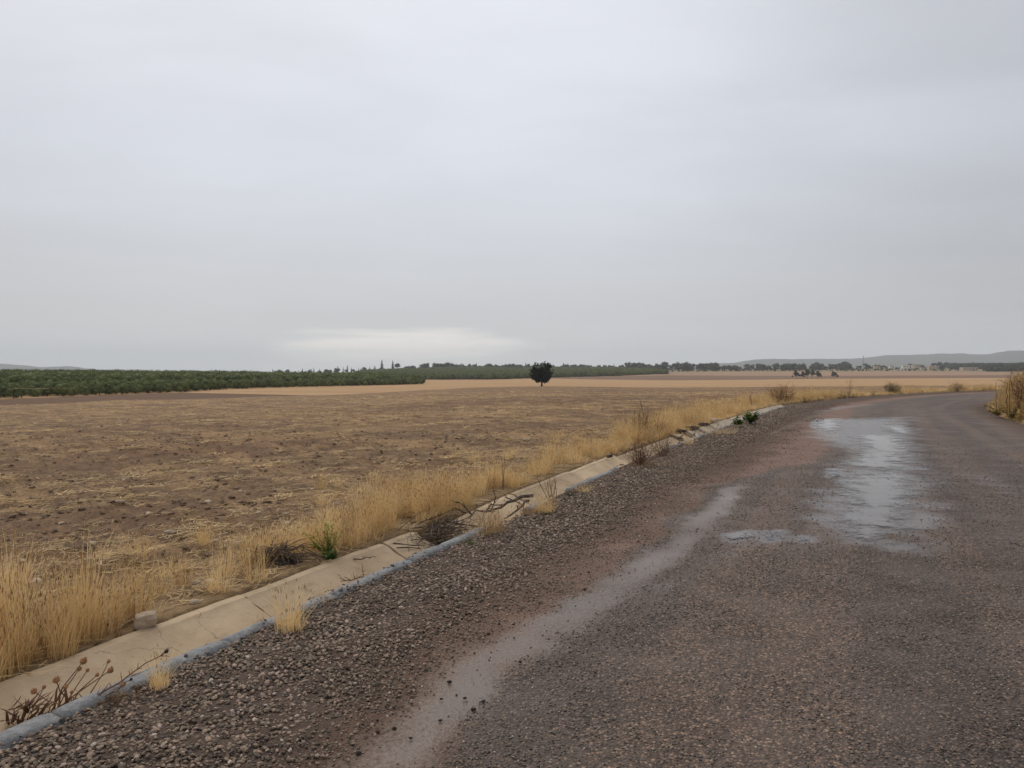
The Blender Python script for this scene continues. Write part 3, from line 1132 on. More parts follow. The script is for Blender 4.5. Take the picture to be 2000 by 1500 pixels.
# beyond the brushwood the slabs have settled and broken
slab(channel, LIPS[2] + 0.55, LIPS[3] - 0.02, SLAB, 321, dz=-0.03, tilt=0.05, chip=0.05)
slab(channel, LIPS[3] + 0.02, LIPS[4] - 0.02, SLAB, 322, dz=0.0, chip=0.02)
slab(channel, LIPS[4] + 0.02, LIPS[5], SLAB, 323, dz=0.005, tilt=0.03, chip=0.02)
slab(channel, LIPS[5] + 0.1, LIPS[6] - 0.1, SLAB, 324, dz=-0.02, tilt=0.04, chip=0.05)
slab(channel, LIPS[6] + 0.05, LIPS[7] - 0.05, SLAB, 325, dz=0.01, tilt=-0.07, droll=-0.04, chip=0.05)
slab(channel, LIPS[7] + 0.35, LIPS[8] + 0.1, SLAB_FAR, 326, dz=-0.01, tilt=-0.06, droll=0.0, chip=0.05)
slab(channel, LIPS[8] + 0.16, LIPS[9] - 0.1, SLAB_FAR, 327, dz=0.0, tilt=-0.05, chip=0.05)
slab(channel, LIPS[9] + 0.05, LIPS[10] - 0.03, SLAB_FAR, 328, dz=0.0, tilt=0.02, chip=0.02)
a = LIPS[10]
while a < CH_END - 0.5:
    b_ = min(a + 2.45, CH_END)
    slab(channel, a + 0.02, b_ - 0.02, SLAB_FAR, int(sd_), dz=random.uniform(-0.008, 0.008), chip=0.02)
    sd_ += 1
    a = b_


def kerb_stone(parent, s0, s1, seed):
    n = max(5, int((s1 - s0) / 0.045))
    ss = np.linspace(s0, s1, n)
    sec = np.array([(-0.098, -0.13), (-0.096, 0.0), (-0.086, 0.022), (-0.07, 0.031), (-0.035, 0.032), (-0.008, 0.025), (0.010, 0.008), (0.014, -0.08)])
    V = []
    for s in ss:
        e = min(s - s0, s1 - s)
        k = 1 - 0.35 * math.exp(-(e / 0.02))
        for t, z in sec:
            wv = (fbm(s * 6, t * 30, 1, 3, seed % 77) - 0.5)
            x, y = P(s, t + wv * 0.030)
            V.append((x, y, z * (k if z > 0 else 1) + wv * 0.036 + 0.006 * math.sin(s * 1.7)))
    m_ = len(sec)
    F = []
    for i in range(n - 1):
        for j in range(m_ - 1):
            F.append((i * m_ + j, (i + 1) * m_ + j, (i + 1) * m_ + j + 1, i * m_ + j + 1))
    F.append(tuple(range(m_)))
    F.append(tuple((n - 1) * m_ + j for j in range(m_ - 1, -1, -1)))
    me = make_mesh('kerb_stone', V, F, KERB, True)
    return link('kerb_stone', me, parent)


kerb = empty('kerb', (0, 0, 0), label='low kerb with worn bluish white paint between gravel and channel', cat='kerb')
a = 0.6
k = 0
KJ = s_of(925, 1052)
while a < CH_END - 0.3:
    L = random.choice([0.5, 1.0, 1.0, 0.98])
    b_ = min(a + L, CH_END)
    mid = (a + b_) / 2
    gone = (s_of(945, 1042) < mid < s_of(1030, 1000)) or (s_of(1090, 972) < mid < s_of(1120, 955)) or (s_of(1215, 912) < mid < s_of(1300, 884))
    if not gone:
        kerb_stone(kerb, a + 0.008, b_ - 0.008, 400 + k)
    k += 1
    a = b_

# ------------------------------------------------------------------ loose stones of the road shoulder
def chip_mat(name, stops, rough=0.65):
    m, n, b = new_mat(name)
    c = n.ramp(n.rnd(), stops)
    c = n.mix(1.0, c, n.mix(n.noise(n.pos(), 90, 3, 0.6), (0.7,) * 3, (1.25,) * 3), 'MULTIPLY')
    n.put(b.inputs['Base Color'], c)
    b.inputs['Roughness'].default_value = rough
    b.inputs['Specular IOR Level'].default_value = 0.4
    return m


CHIP = chip_mat('shoulder_gravel', [(0, (0.032, 0.022, 0.015)), (0.3, (0.092, 0.062, 0.041)), (0.6, (0.160, 0.110, 0.073)), (0.88, (0.24, 0.168, 0.112)), (0.95, (0.29, 0.185, 0.14)), (1, (0.38, 0.30, 0.25))])
CHIP_ROAD = chip_mat('road_chippings', [(0, (0.028, 0.022, 0.018)), (0.35, (0.075, 0.056, 0.044)), (0.7, (0.135, 0.102, 0.078)), (0.93, (0.22, 0.168, 0.128)), (1, (0.34, 0.265, 0.20))], 0.55)


def rand_rot(n, flat=1.0):
    return np.stack([RS.uniform(-1, 1, n) * flat, RS.uniform(-1, 1, n) * flat, RS.uniform(0, 6.283, n)], 1)


def in_view(x, y, margin=0.09):
    return (y > 1.8) & (np.abs(x / np.maximum(y, 0.1)) < 0.667 + margin)


def shoulder_gravel():
    pts, sc = [], []
    for (s0, s1, dens, size) in ((1.0, 8, 6400, 0.86), (8, 13, 4200, 0.95), (13, 22, 1900, 1.2), (22, 46, 500, 1.9)):
        n = int((s1 - s0) * 3.2 * dens)
        S = RS.uniform(s0, s1, n)
        T = RS.uniform(-0.09, 3.1, n)
        x, y = P(S, T)
        g_, si, re, we = road_fields(x, y, S, T)
        pr = np.where(T < 0.0, 0.28 * sstep(0.52, 0.66, fbm(x, y, 2.5, 3, 303)), g_) * (0.35 + 0.95 * fbm(x, y, 1.6, 3, 301)) * (0.55 + 0.45 * sstep(1.7, 0.6, T)) * (1 - 0.98 * sstep(0.1, 0.7, si))
        k = (RS.rand(n) < pr) & in_view(x, y, 0.2)
        x, y, S, T = x[k], y[k], S[k], T[k]
        q = 0.0045 + 0.0098 * RS.rand(len(x)) ** 2.2
        q *= size * (0.62 + 0.5 * sstep(1.6, 0.5, T))
        z = 0.004 + q * 0.2 + RS.rand(len(x)) * 0.005 + 0.024 * sstep(0.02, -0.03, T)
        pts.append(np.stack([x, y, z], 1))
        sc.append(q)
    pts, sc = np.vstack(pts), np.concatenate(sc)
    protos = [stone_mesh('gravel_%d' % i, CHIP, 20 + i, 0, (1.15, 0.9, 0.62), 0.5) for i in range(7)]
    o = scatter('gravel', pts, rand_rot(len(pts), 0.5), sc, protos)
    o['label'] = 'coarse brown gravel along the kerb side of the road'
    o['category'] = 'gravel'


def road_chips():
    pts, sc = [], []
    for (y0, y1, dens, size) in ((2.6, 6.5, 2600, 1.0), (6.5, 11, 900, 1.35), (11, 20, 260, 1.7)):
        n = int((y1 - y0) * y1 * 1.7 * dens)
        y = RS.uniform(y0, y1, n)
        x = RS.uniform(-0.75, 0.95, n) * y1
        k = in_view(x, y)
        x, y = x[k], y[k]
        S, T = ST(x, y)
        g_, si, re, we = road_fields(x, y, S, T)
        pr = (1 - 0.97 * sstep(0.1, 0.75, si)) * (1 - 0.97 * np.clip(we * 1.3, 0, 1)) * (0.35 + 0.9 * fbm(x, y, 1.3, 3, 311)) * (T > 0.9) * (T < ROAD_W)
        pr = pr * (1 - sstep(10, 19.5, y))
        k = RS.rand(len(x)) < pr
        x, y = x[k], y[k]
        q = (0.0030 + 0.0042 * RS.rand(len(x)) ** 1.8) * size
        pts.append(np.stack([x, y, np.full(len(x), 0.001) + q * 0.1], 1))
        sc.append(q)
    pts, sc = np.vstack(pts), np.concatenate(sc)
    protos = [stone_mesh('chip_%d' % i, CHIP_ROAD, 40 + i, 0, (1.2, 0.95, 0.6), 0.5) for i in range(6)]
    o = scatter('road_chippings', pts, rand_rot(len(pts), 0.4), sc, protos)
    o['label'] = 'small grey stone chippings set in the road surface'
    o['category'] = 'chippings'


shoulder_gravel()
road_chips()

# ------------------------------------------------------------------ field litter
def field_points(ymin, ymax, dens, seed, tmax=-1.5, right=False):
    r = np.random.RandomState(seed)
    n = int((ymax - ymin) * ymax * 1.65 * dens)
    # uniform over the trapezium in view
    y = np.sqrt(r.uniform(ymin ** 2, ymax ** 2, n))
    n = int(dens * 0.76 * (ymax ** 2 - ymin ** 2))
    y = np.sqrt(r.uniform(ymin ** 2, ymax ** 2, n))
    x = r.uniform(-0.76, 0.76, n) * y
    S, T = ST(x, y)
    k = (T < tmax) if not right else (T > ROAD_W + 0.3)
    return x[k], y[k], S[k], T[k], r


def surface(o):
    """function giving the height of a built mesh by ray casting"""
    dg = bpy.context.evaluated_depsgraph_get()
    from mathutils.bvhtree import BVHTree
    bv = BVHTree.FromPolygons([v.co for v in o.data.vertices], [tuple(p.vertices) for p in o.data.polygons])

    def f(x, y):
        out = np.empty(len(x))
        for i, (a, b_) in enumerate(zip(x, y)):
            h = bv.ray_cast(Vector((a, b_, 60)), Vector((0, 0, -1)))
            out[i] = h[0].z if h[0] is not None else -1.0
        return out
    return f


FZ = surface(bpy.data.objects['ploughed_field'])


def soil_clods():
    pts, sc = [], []
    for (a, b_, dens, size) in ((2.5, 9, 65, 0.018), (9, 20, 22, 0.019), (20, 45, 2.5, 0.020)):
        x, y, S, T, r = field_points(a, b_, dens, int(a * 7) + 1)
        pr = 0.35 + 0.9 * fbm(x, y, 0.9, 3, 401)
        k = r.rand(len(x)) < pr
        x, y = x[k], y[k]
        q = size * (0.5 + 1.6 * r.rand(len(x)) ** 3)
        pts.append(np.stack([x, y, FZ(x, y) + q * 0.15], 1))
        sc.append(q)
    pts, sc = np.vstack(pts), np.concatenate(sc)
    o = scatter('soil_clods', pts, rand_rot(len(pts), 0.5), sc, [stone_mesh('soil_%d' % i, CLOD, 60 + i, 1, (1.2, 1, 0.6), 0.6, 0.3) for i in range(5)])
    o['label'] = 'crumbly brown clods of ploughed soil all over the field'
    o['category'] = 'soil'


def field_stones():
    pts, sc = [], []
    for (a, b_, dens, size) in ((3, 12, 2.2, 0.017), (12, 34, 0.4, 0.026)):
        x, y, S, T, r = field_points(a, b_, dens, int(a * 7) + 5, -0.8)
        pr = 0.15 + 0.85 * sstep(-7, -2, T)
        k = r.rand(len(x)) < pr
        x, y = x[k], y[k]
        q = size * (0.5 + 1.5 * r.rand(len(x)) ** 3)
        pts.append(np.stack([x, y, FZ(x, y) + q * 0.2], 1))
        sc.append(q)
    pts, sc = np.vstack(pts), np.concatenate(sc)
    o = scatter('stone_rubble', pts, rand_rot(len(pts), 0.3), sc, [stone_mesh('rubble_%d' % i, STONE, 80 + i, 1, (1.2, 0.9, 0.6), 0.25, 0.6) for i in range(5)])
    o['label'] = 'small pale stones strewn along the near edge of the field'
    o['category'] = 'rubble'


def litter_mesh(name, seed, n, spread, mat, up=0.25, L=(0.05, 0.2), wd=0.0035):
    r = random.Random(seed)
    m = MB()
    for i in range(n):
        q = r.gauss(0, 0.6) if r.random() < 0.8 else r.uniform(0, 6.28)
        l = r.uniform(*L)
        e = max(0, r.gauss(0.0, up))
        d = Vector((math.cos(q) * math.cos(e), math.sin(q) * math.cos(e), math.sin(e)))
        c = Vector((r.gauss(0, spread), r.gauss(0, spread * 0.55), r.uniform(0, 0.025)))
        sd = Vector((-d.y, d.x, r.uniform(-0.6, 0.6))).normalized() * wd * r.uniform(0.7, 1.6)
        a, b_ = c - d * l * 0.5 * (0 if e > 0.1 else 1), c + d * l * 0.5
        a.z = max(a.z, 0.002)
        b_.z = max(b_.z, 0.004)
        m.add([a - sd, a + sd, b_ + sd, b_ - sd], [(0, 1, 2, 3)])
    return m.mesh(name, mat)


def field_straw():
    pts, sc, rot = [], [], []
    for (a, b_, dens, size) in ((2.8, 9, 26, 0.75), (9, 20, 12, 0.95), (20, 45, 3.6, 1.35), (45, 120, 0.5, 2.4)):
        x, y, S, T, r = field_points(a, b_, dens, int(a * 7) + 9, -0.74)
        st = straw_amount(x, y)
        pr = 0.04 + 1.0 * sstep(0.30, 0.85, st) + 0.7 * sstep(-4.5, -2.0, T)
        k = r.rand(len(x)) < pr
        x, y = x[k], y[k]
        pts.append(np.stack([x, y, FZ(x, y) + 0.004], 1))
        q = size * (0.6 + 0.8 * r.rand(len(x)))
        sc.append(q)
        rot.append(np.stack([0 * x, 0 * x, math.radians(49) + r.normal(0, 0.5, len(x))], 1))
    pts, sc, rot = np.vstack(pts), np.concatenate(sc), np.vstack(rot)
    pr_ = [litter_mesh('straw_%d' % i, i, 26, 0.13, STRAW_FIELD) for i in range(5)] + [litter_mesh('straw_b%d' % i, 30 + i, 16, 0.08, STRAW, 0.5) for i in range(2)]
    o = scatter('straw_litter', pts, rot, sc, pr_)
    o['label'] = 'flattened straw and stubble lying in rows over the ploughed soil'
    o['category'] = 'straw'


soil_clods()
field_stones()
field_straw()

# ------------------------------------------------------------------ dry grass
def tuft_mesh(name, seed, mat, n=70, h=(0.18, 0.42), spread=0.06, lean=0.35, wd=0.0035, heads=0.3, mat2=None, lay=0.15):
    r = random.Random(seed)
    m = MB()
    for i in range(n):
        a = r.uniform(0, 6.283)
        rr = spread * math.sqrt(r.random())
        p = Vector((math.cos(a) * rr, math.sin(a) * rr, -0.01))
        q = a + r.gauss(0, 0.8)
        k = lean * r.uniform(0.1, 1.4)
        if r.random() < lay:
            k *= 1.5
        hh = r.uniform(*h)
        d = Vector((math.cos(q), math.sin(q), 0)) * (0.35 + k)
        # lean at the foot plus a bend
        V, F = [], []
        side = Vector((-math.sin(q), math.cos(q), 0))
        segs = 3
        tip = None
        for s_ in range(segs + 1):
            u = s_ / segs
            c = p + Vector((d.x * k * u * (0.5 + u) * hh, d.y * k * u * (0.5 + u) * hh, hh * u * max(0.15, 1 - 0.4 * k * u)))
            wv = wd * (1 - 0.75 * u)
            V += [c - side * wv * 0.5, c + side * wv * 0.5]
            tip = c
        for s_ in range(segs):
            F.append((2 * s_, 2 * s_ + 1, 2 * s_ + 3, 2 * s_ + 2))
        m.add(V, F, 0)
        if r.random() < heads:
            e = Vector((d.x * 0.5, d.y * 0.5, 1)).normalized() * r.uniform(0.02, 0.05)
            t2 = side * 0.004
            m.add([tip - t2 * 0.5, tip + e * 0.4 - t2, tip + e, tip + e * 0.4 + t2], [(0, 1, 2, 3)], 1 if mat2 else 0)
    return m.mesh(name, [mat, mat2] if mat2 else [mat])


# patches where the verge is thin (stones and bare soil) or thick, by place in the photo
THIN = [G(720, 1080), G(420, 1190), G(560, 1120), G(850, 1035), G(640, 1095)]


CLEAR = [(642, 1088, .27), (538, 1104, .17), (1529, 786, .5), (1743, 768, .6), (278, 1228, .12)]


def verge_grass():
    r = np.random.RandomState(77)
    pts, sc = [], []
    for (s0, s1, dens, size) in ((0.2, 14, 135, 1.0), (14, 30, 62, 1.15), (30, 60, 24, 1.5), (60, 130, 7, 2.3)):
        n = int((s1 - s0) * 4.2 * dens)
        S = r.uniform(s0, s1, n)
        T = r.uniform(-5.0, -0.665, n) - 0.09 * sstep(7, 12, S)
        x, y = P(S, T)
        wob = (fbm(S, T * 0 + 3.0, 0.45, 3, 61) - 0.5) * 1.7
        width = 1.55 + wob + 0.9 * sstep(20, 40, S)
        core = sstep(-width - 0.25, -width + 0.35, T)
        cl = fbm(x, y, 1.2, 3, 501)
        pr = core * (0.10 + 1.1 * sstep(0.40, 0.60, cl)) + 0.07 * sstep(-width - 2.2, -width, T)
        thin = np.zeros(n)
        for g_ in THIN:
            thin = np.maximum(thin, np.exp(-((x - g_[0]) ** 2 + (y - g_[1]) ** 2) / 0.45))
        pr *= 1 - 0.6 * thin
        for (a_, b_, q_) in CLEAR:
            g_ = G(a_, b_)
            dv = np.array([g_[0], g_[1]]) / np.hypot(*g_)
            lx, ly = x - g_[0] + dv[0] * q_ * 0.7, y - g_[1] + dv[1] * q_ * 0.7
            pr *= 1 - 0.97 * (np.hypot(lx, ly) < q_)
        k = (r.rand(n) < pr) & in_view(x, y, 0.25)
        x, y, S, T, core, thin, cl = (q[k] for q in (x, y, S, T, core, thin, cl))
        big = fbm(S, T, 0.6, 3, 511)
        h = (0.48 + 0.95 * sstep(0.35, 0.65, big)) * (0.35 + 0.65 * core) * (1 - 0.4 * thin)
        h *= 0.75 + 0.6 * r.rand(len(x))
        h = np.where(T > -0.85, h * 0.7, h) * (0.66 + 0.30 * sstep(4.5, 9, S))
        pts.append(np.stack([x, y, FZ(x, y)], 1))
        wide = size * (0.85 + 0.3 * r.rand(len(x)))
        hh = h * (1.0 + 0.12 * (size - 1))
        sc.append(np.stack([wide, wide, hh], 1))
    pts, sc = np.vstack(pts), np.vstack(sc)
    n = len(pts)
    protos = [tuft_mesh('dry_tuft_%d' % i, 100 + i, STRAW, 64, (0.16, 0.44), 0.07, 0.35, mat2=STRAW_BROWN) for i in range(6)]
    protos += [tuft_mesh('dry_tuft_b%d' % i, 120 + i, STRAW, 52, (0.10, 0.32), 0.08, 0.6, mat2=STRAW_BROWN, lay=0.35) for i in range(2)]
    protos += [tuft_mesh('dry_tuft_c%d' % i, 130 + i, STRAW_BROWN, 40, (0.10, 0.36), 0.06, 0.5) for i in range(1)]
    rot = np.stack([r.normal(0, 0.07, n), r.normal(0, 0.07, n), r.uniform(0, 6.28, n)], 1)
    o = scatter('dry_grass', pts, rot, sc, protos)
    o['label'] = 'tall straw coloured dry grass growing along the verge beside the channel'
    o['category'] = 'grass'
    print('verge tufts', n)


def verge_right():
    r = np.random.RandomState(78)
    pts, sc = [], []
    for (s0, s1, dens) in ((16, 60, 60), (60, 120, 8)):
        n = int((s1 - s0) * 6 * dens)
        S = r.uniform(s0, s1, n)
        T = r.uniform(ROAD_W + 0.1, ROAD_W + 6, n)
        x, y = P(S, T)
        cl = fbm(x, y, 0.6, 3, 521)
        # rank growth begins where the road bends away, at about 26 m
        grow = sstep(22.6, 24.0, y) * sstep(ROAD_W + 0.35, ROAD_W + 0.8, T)
        pr = grow * (0.45 + 0.7 * cl) + 0.25 * sstep(18, 21, y) * sstep(0.35, 0.55, cl)
        k = (r.rand(n) < pr) & in_view(x, y, 0.15)
        x, y, cl, T, gr = x[k], y[k], cl[k], T[k], grow[k]
        h = (1.3 + 1.0 * sstep(0.35, 0.65, cl)) * (0.8 + 0.5 * r.rand(len(x))) * (0.25 + 0.75 * gr) * (0.55 + 0.6 * sstep(ROAD_W + 0.3, ROAD_W + 1.2, T))
        pts.append(np.stack([x, y, FZ(x, y)], 1))
        wd = 1.1 + 0.5 * r.rand(len(x))
        sc.append(np.stack([wd, wd, h * 1.25], 1))
    pts, sc = np.vstack(pts), np.vstack(sc)
    n = len(pts)
    protos = [tuft_mesh('weed_%d' % i, 150 + i, GREENISH if i % 3 == 0 else STRAW, 60, (0.16, 0.46), 0.12, 0.45, 0.006, mat2=STRAW_BROWN) for i in range(5)]
    rot = np.stack([r.normal(0, 0.07, n), r.normal(0, 0.07, n), r.uniform(0, 6.28, n)], 1)
    o = scatter('tall_dry_weeds', pts, rot, sc, protos)
    o['label'] = 'rank yellow brown weeds on the right verge where the road bends'
    o['category'] = 'weeds'
    print('right tufts', n)


verge_grass()
verge_right()

# ------------------------------------------------------------------ trees
def crown_shell(m, lobes, n, leaf, rnd, mi=0, inner=True, inner_mi=0, up=0.3, elong=1.0):
    """foliage faces over a set of ellipsoid lobes (centre, radii)"""
    if inner:
        V0, F0 = ico(1)
        for c, rad in lobes:
            jit = 1 + 0.18 * (np.array([rnd.random() for _ in range(len(V0))]) - 0.5)
            V = V0 * jit[:, None] * np.array(rad) * 0.78 + np.array(c)
            m.add(V, F0, inner_mi)
    wts = [rad[0] * rad[1] for c, rad in lobes]
    for i in range(n):
        c, rad = rnd.choices(lobes, wts)[0]
        d = Vector((rnd.gauss(0, 1), rnd.gauss(0, 1), rnd.gauss(0.15, 1)))
        d.normalize()
        k = rnd.uniform(0.72, 1.08)
        p = Vector((c[0] + d.x * rad[0] * k, c[1] + d.y * rad[1] * k, c[2] + d.z * rad[2] * k))
        o = (d + Vector((rnd.gauss(0, .4), rnd.gauss(0, .4), up + rnd.gauss(0, .4)))).normalized()
        s_ = o.cross(Vector((rnd.gauss(0, 1), rnd.gauss(0, 1), rnd.gauss(0, 1)))).normalized()
        L = leaf * rnd.uniform(0.6, 1.4) * elong
        wd = leaf * rnd.uniform(0.35, 0.7)
        m.add([p - s_ * wd * 0.4, p + s_ * wd * 0.4, p + o * L + s_ * wd * 0.25, p + o * L * 1.05 - s_ * wd * 0.3], [(0, 1, 2, 3)], mi)


def bushy_pine_mesh(name, seed, mat, h=3.0, w_=3.0, nleaf=420, leaf=0.22, trunk=True, base=0.05):
    r = random.Random(seed)
    m = MB()
    if trunk:
        m.tube([(0, 0, -0.1), (0.03, 0.02, h * 0.3), (0, 0, h * 0.6)], [h * 0.03, h * 0.024, h * 0.012], 5, 1)
    lobes = []
    for i in range(9):
        a = r.uniform(0, 6.28)
        zz = r.uniform(0.22, 0.86)
        rr = w_ * 0.5 * (1 - zz) ** 0.5 * r.uniform(0.2, 0.72)
        s_ = w_ * r.uniform(0.17, 0.28)
        lobes.append(((math.cos(a) * rr, math.sin(a) * rr, h * (base + (1 - base) * zz) * 0.9), (s_, s_, s_ * r.uniform(0.8, 1.15))))
    lobes.append(((0, 0, h * 0.45), (w_ * .36, w_ * .36, h * .36)))
    crown_shell(m, lobes, nleaf, leaf, r, 0)
    return m.mesh(name, [mat, BARK])


FB = {0: 0}
_f1x = [-900, 0, 210, 350, 480, 650, 760, 828]
_f1d = [90, 140, 165, 190, 225, 280, 310, 340]


def forest1():
    r = np.random.RandomState(5)
    th = r.uniform(math.atan((-500 - 1000) / 1500), math.atan((829 - 1000) / 1500), 60000)
    u = r.rand(60000)
    px = 1000 + 1500 * np.tan(th)
    r0 = np.interp(px, _f1x, _f1d) / np.cos(th)
    r1 = np.where(px > 700, r0 + (830 - px) * 0.9 + 6, np.minimum(r0 + 420, 640))
    rad = np.sqrt(r0 ** 2 + u * (r1 ** 2 - r0 ** 2))
    dens = np.where(rad - r0 < 30, 1.0, np.where(rad - r0 < 120, 0.62, 0.40))
    area = 0.5 * (r1 ** 2 - r0 ** 2)
    # keep about one tree per 8 m2 in front
    keep = r.rand(60000) < dens * area / area.max()
    th, rad, r0 = th[keep], rad[keep], r0[keep]
    # dart throwing for a natural spacing
    cell, pts = {}, []
    order = np.argsort(rad - r0)
    for i in order:
        x, y = rad[i] * math.sin(th[i]), rad[i] * math.cos(th[i])
        dmin = 2.0 if rad[i] - r0[i] < 60 else 2.9
        kx, ky = int(x // 3), int(y // 3)
        ok = True
        for a in (-1, 0, 1):
            for b_ in (-1, 0, 1):
                for (qx, qy) in cell.get((kx + a, ky + b_), ()):
                    if (qx - x) ** 2 + (qy - y) ** 2 < dmin * dmin:
                        ok = False
        if ok:
            cell.setdefault((kx, ky), []).append((x, y))
            pts.append((x, y, rad[i] - r0[i]))
    return pts


protosF = [bushy_pine_mesh('young_pine_%d' % i, 700 + i, PINE, 3.1, 3.1, 430, 0.22) for i in range(6)]
protosFar = [bushy_pine_mesh('young_pine_far_%d' % i, 720 + i, PINE, 3.4, 3.6, 230, 0.34, trunk=False) for i in range(4)]
F1 = forest1()
print('forest 1', len(F1))
F1s = sorted(F1, key=lambda q: (0 if abs(q[0] / q[1]) < 0.69 else 1, q[2] + 0.05 * math.hypot(q[0], q[1])))
front, rest = F1s[:290], F1s[290:]
_shrt = bpy.data.objects
for i, (x, y, dd) in enumerate(front):
    o = link('young_pine', protosF[i % 6], None, (x, y, float(ground_z(np.array([x]), np.array([y]))[0])))
    k = random.uniform(0.72, 1.12) * (1.0 if dd > 4 else 0.9)
    o.scale = (k * random.uniform(0.9, 1.15), k * random.uniform(0.9, 1.15), k)
    o.rotation_euler = (0, 0, random.uniform(0, 6.28))
    tag(o, 'bushy young green pine in the front rows of the left plantation', 'tree', 'young pines along the edge of the left plantation')


def forest_scatter(name, pts, protos, label, smin=0.8, smax=1.25):
    A = np.array([(p[0], p[1]) for p in pts])
    z = ground_z(A[:, 0], A[:, 1])
    n = len(A)
    q = RS.uniform(smin, smax, n)
    sc = np.stack([q * RS.uniform(0.9, 1.15, n), q * RS.uniform(0.9, 1.15, n), q], 1)
    rot = np.stack([np.zeros(n), np.zeros(n), RS.uniform(0, 6.28, n)], 1)
    o = scatter(name, np.column_stack([A, z]), rot, sc, protos)
    o['label'] = label
    o['category'] = 'trees'
    return o


forest_scatter('pine_plantation', rest, protosFar, 'dense green pine plantation stretching back on the left', 0.8, 1.5)


def forest2():
    r = np.random.RandomState(8)
    n = 60000
    th = r.uniform(math.atan((690 - 1000) / 1500), math.atan((1302 - 1000) / 1500), n)
    px = 1000 + 1500 * np.tan(th)
    r0 = np.interp(px, [690, 760, 830, 950, 1060, 1150, 1225, 1300], [900, 720, 640, 640, 690, 770, 830, 900]) / np.cos(th)
    r0 = r0 + (fbm(px, px * 0, 0.02, 3, 601) - 0.5) * 60
    r1 = np.interp(px, [690, 720, 900, 1200, 1260, 1300], [960, 1150, 1380, 1380, 1250, 960])
    rad = np.sqrt(r0 ** 2 + r.rand(n) * np.maximum(r1 ** 2 - r0 ** 2, 0))
    keep = (r.rand(n) < np.where(rad - r0 < 60, 0.55, 0.26)) & (fbm(rad * np.sin(th), rad * np.cos(th), 0.02, 3, 611) > 0.40 - 0.1 * (rad - r0 < 60))
    return [(a * math.sin(b_), a * math.cos(b_)) for a, b_ in zip(rad[keep], th[keep])]


F2 = forest2()
print('forest 2', len(F2))
forest_scatter('far_pine_plantation', F2, protosFar, 'paler pine plantation on the rise behind the lone tree', 1.0, 1.7)


# big dark trees of the skyline, each on its own
def skyline_mesh(name, seed, kind, mat):
    r = random.Random(seed)
    m = MB()
    if kind == 'round':
        m.tube([(0, 0, -0.3), (0.1, 0, 3.0), (0, 0.1, 5.2)], [0.32, 0.25, 0.12], 5, 1)
        lobes = [((r.uniform(-2.4, 2.4), r.uniform(-2.4, 2.4), r.uniform(1.8, 6.4)), (r.uniform(1.3, 2.3),) * 2 + (r.uniform(1.1, 1.9),)) for _ in range(11)]
        crown_shell(m, lobes, 320, 0.6, r)
    elif kind == 'umbrella':
        m.tube([(0, 0, -0.3), (0.2, 0, 4.0), (0, 0.1, 6.0)], [0.30, 0.22, 0.14], 5, 1)
        for q in range(4):
            a = q * 1.57 + r.uniform(-.4, .4)
            m.tube([(0.1, 0, 3.0), (math.cos(a) * 1.4, math.sin(a) * 1.4, 5.2)], [0.13, 0.05], 4, 1)
        lobes = [((math.cos(q) * 1.5, math.sin(q) * 1.5, r.uniform(4.6, 6.2)), (1.5, 1.5, 1.2)) for q in [k * 0.9 + r.uniform(-.3, .3) for k in range(7)]] + [((0, 0, 6.1), (1.7, 1.7, 1.2))]
        crown_shell(m, lobes, 320, 0.55, r)
    else:
        m.tube([(0, 0, -0.3), (0, 0, 7.5)], [0.22, 0.04], 5, 1)
        lobes = [((0, 0, 1.2 + q * 0.95), ((1.15 - q * 0.13) * r.uniform(.85, 1.1),) * 2 + (0.95,)) for q in range(8)]
        crown_shell(m, lobes, 260, 0.42, r)
    return m.mesh(name, [mat, BARK])


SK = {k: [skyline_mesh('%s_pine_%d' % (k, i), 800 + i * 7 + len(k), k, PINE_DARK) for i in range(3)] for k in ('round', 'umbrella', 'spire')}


def gz1(x, y):
    return float(ground_z(np.array([x]), np.array([y]))[0])


def put_tree(px, depth, kind, k, label, group, name='skyline_pine'):
    x = (px - 1000) / 1500 * depth
    o = link(name, random.choice(SK[kind]), None, (x, depth, gz1(x, depth)))
    k *= 1.45
    o.scale = (k * random.uniform(0.9, 1.3), k * random.uniform(0.9, 1.3), k * random.uniform(0.9, 1.1))
    o.rotation_euler = (0, 0, random.uniform(0, 6.28))
    return tag(o, label, 'tree', group)


rr = random.Random(4)
# conifers on the skyline above the left plantation
for px in [466, 478, 530, 548, 566, 588, 602, 612, 622, 634, 660, 668, 676, 684, 700, 706, 713, 722, 728, 735]:
    put_tree(px + rr.uniform(-3, 3), rr.uniform(1180, 1380), 'spire', rr.uniform(0.55, 1.1) * (1.0 if px > 640 else 0.75), 'small pointed conifer on the skyline above the left plantation', 'pointed conifers on the left of the skyline', 'conifer')
for px, k in ((746, 1.5), (767, 1.5)):
    put_tree(px, 1250, 'spire', k, 'taller pointed conifer %s' % ('left of its twin on the skyline' if px < 750 else 'right of its twin, just left of the rounded wood'), None, 'conifer')
put_tree(776, 1250, 'umbrella', 1.15, 'flat topped pine beside the two tall pointed conifers', None)
for i in range(26):
    put_tree(rr.uniform(530, 790), rr.uniform(1250, 1400), 'round', rr.uniform(0.45, 0.8), 'low rounded tree of the left skyline row', 'rounded trees on the left of the skyline', 'round_tree')
for px, k in ((833, 1.15), (851, 1.2), (858, 1.1), (868, 1.15), (877, 1.25), (885, 1.0)):
    put_tree(px, 1330, 'round', k, 'large dark pine standing proud of the wood left of the lone tree', 'large dark pines above the middle wood', 'round_tree')
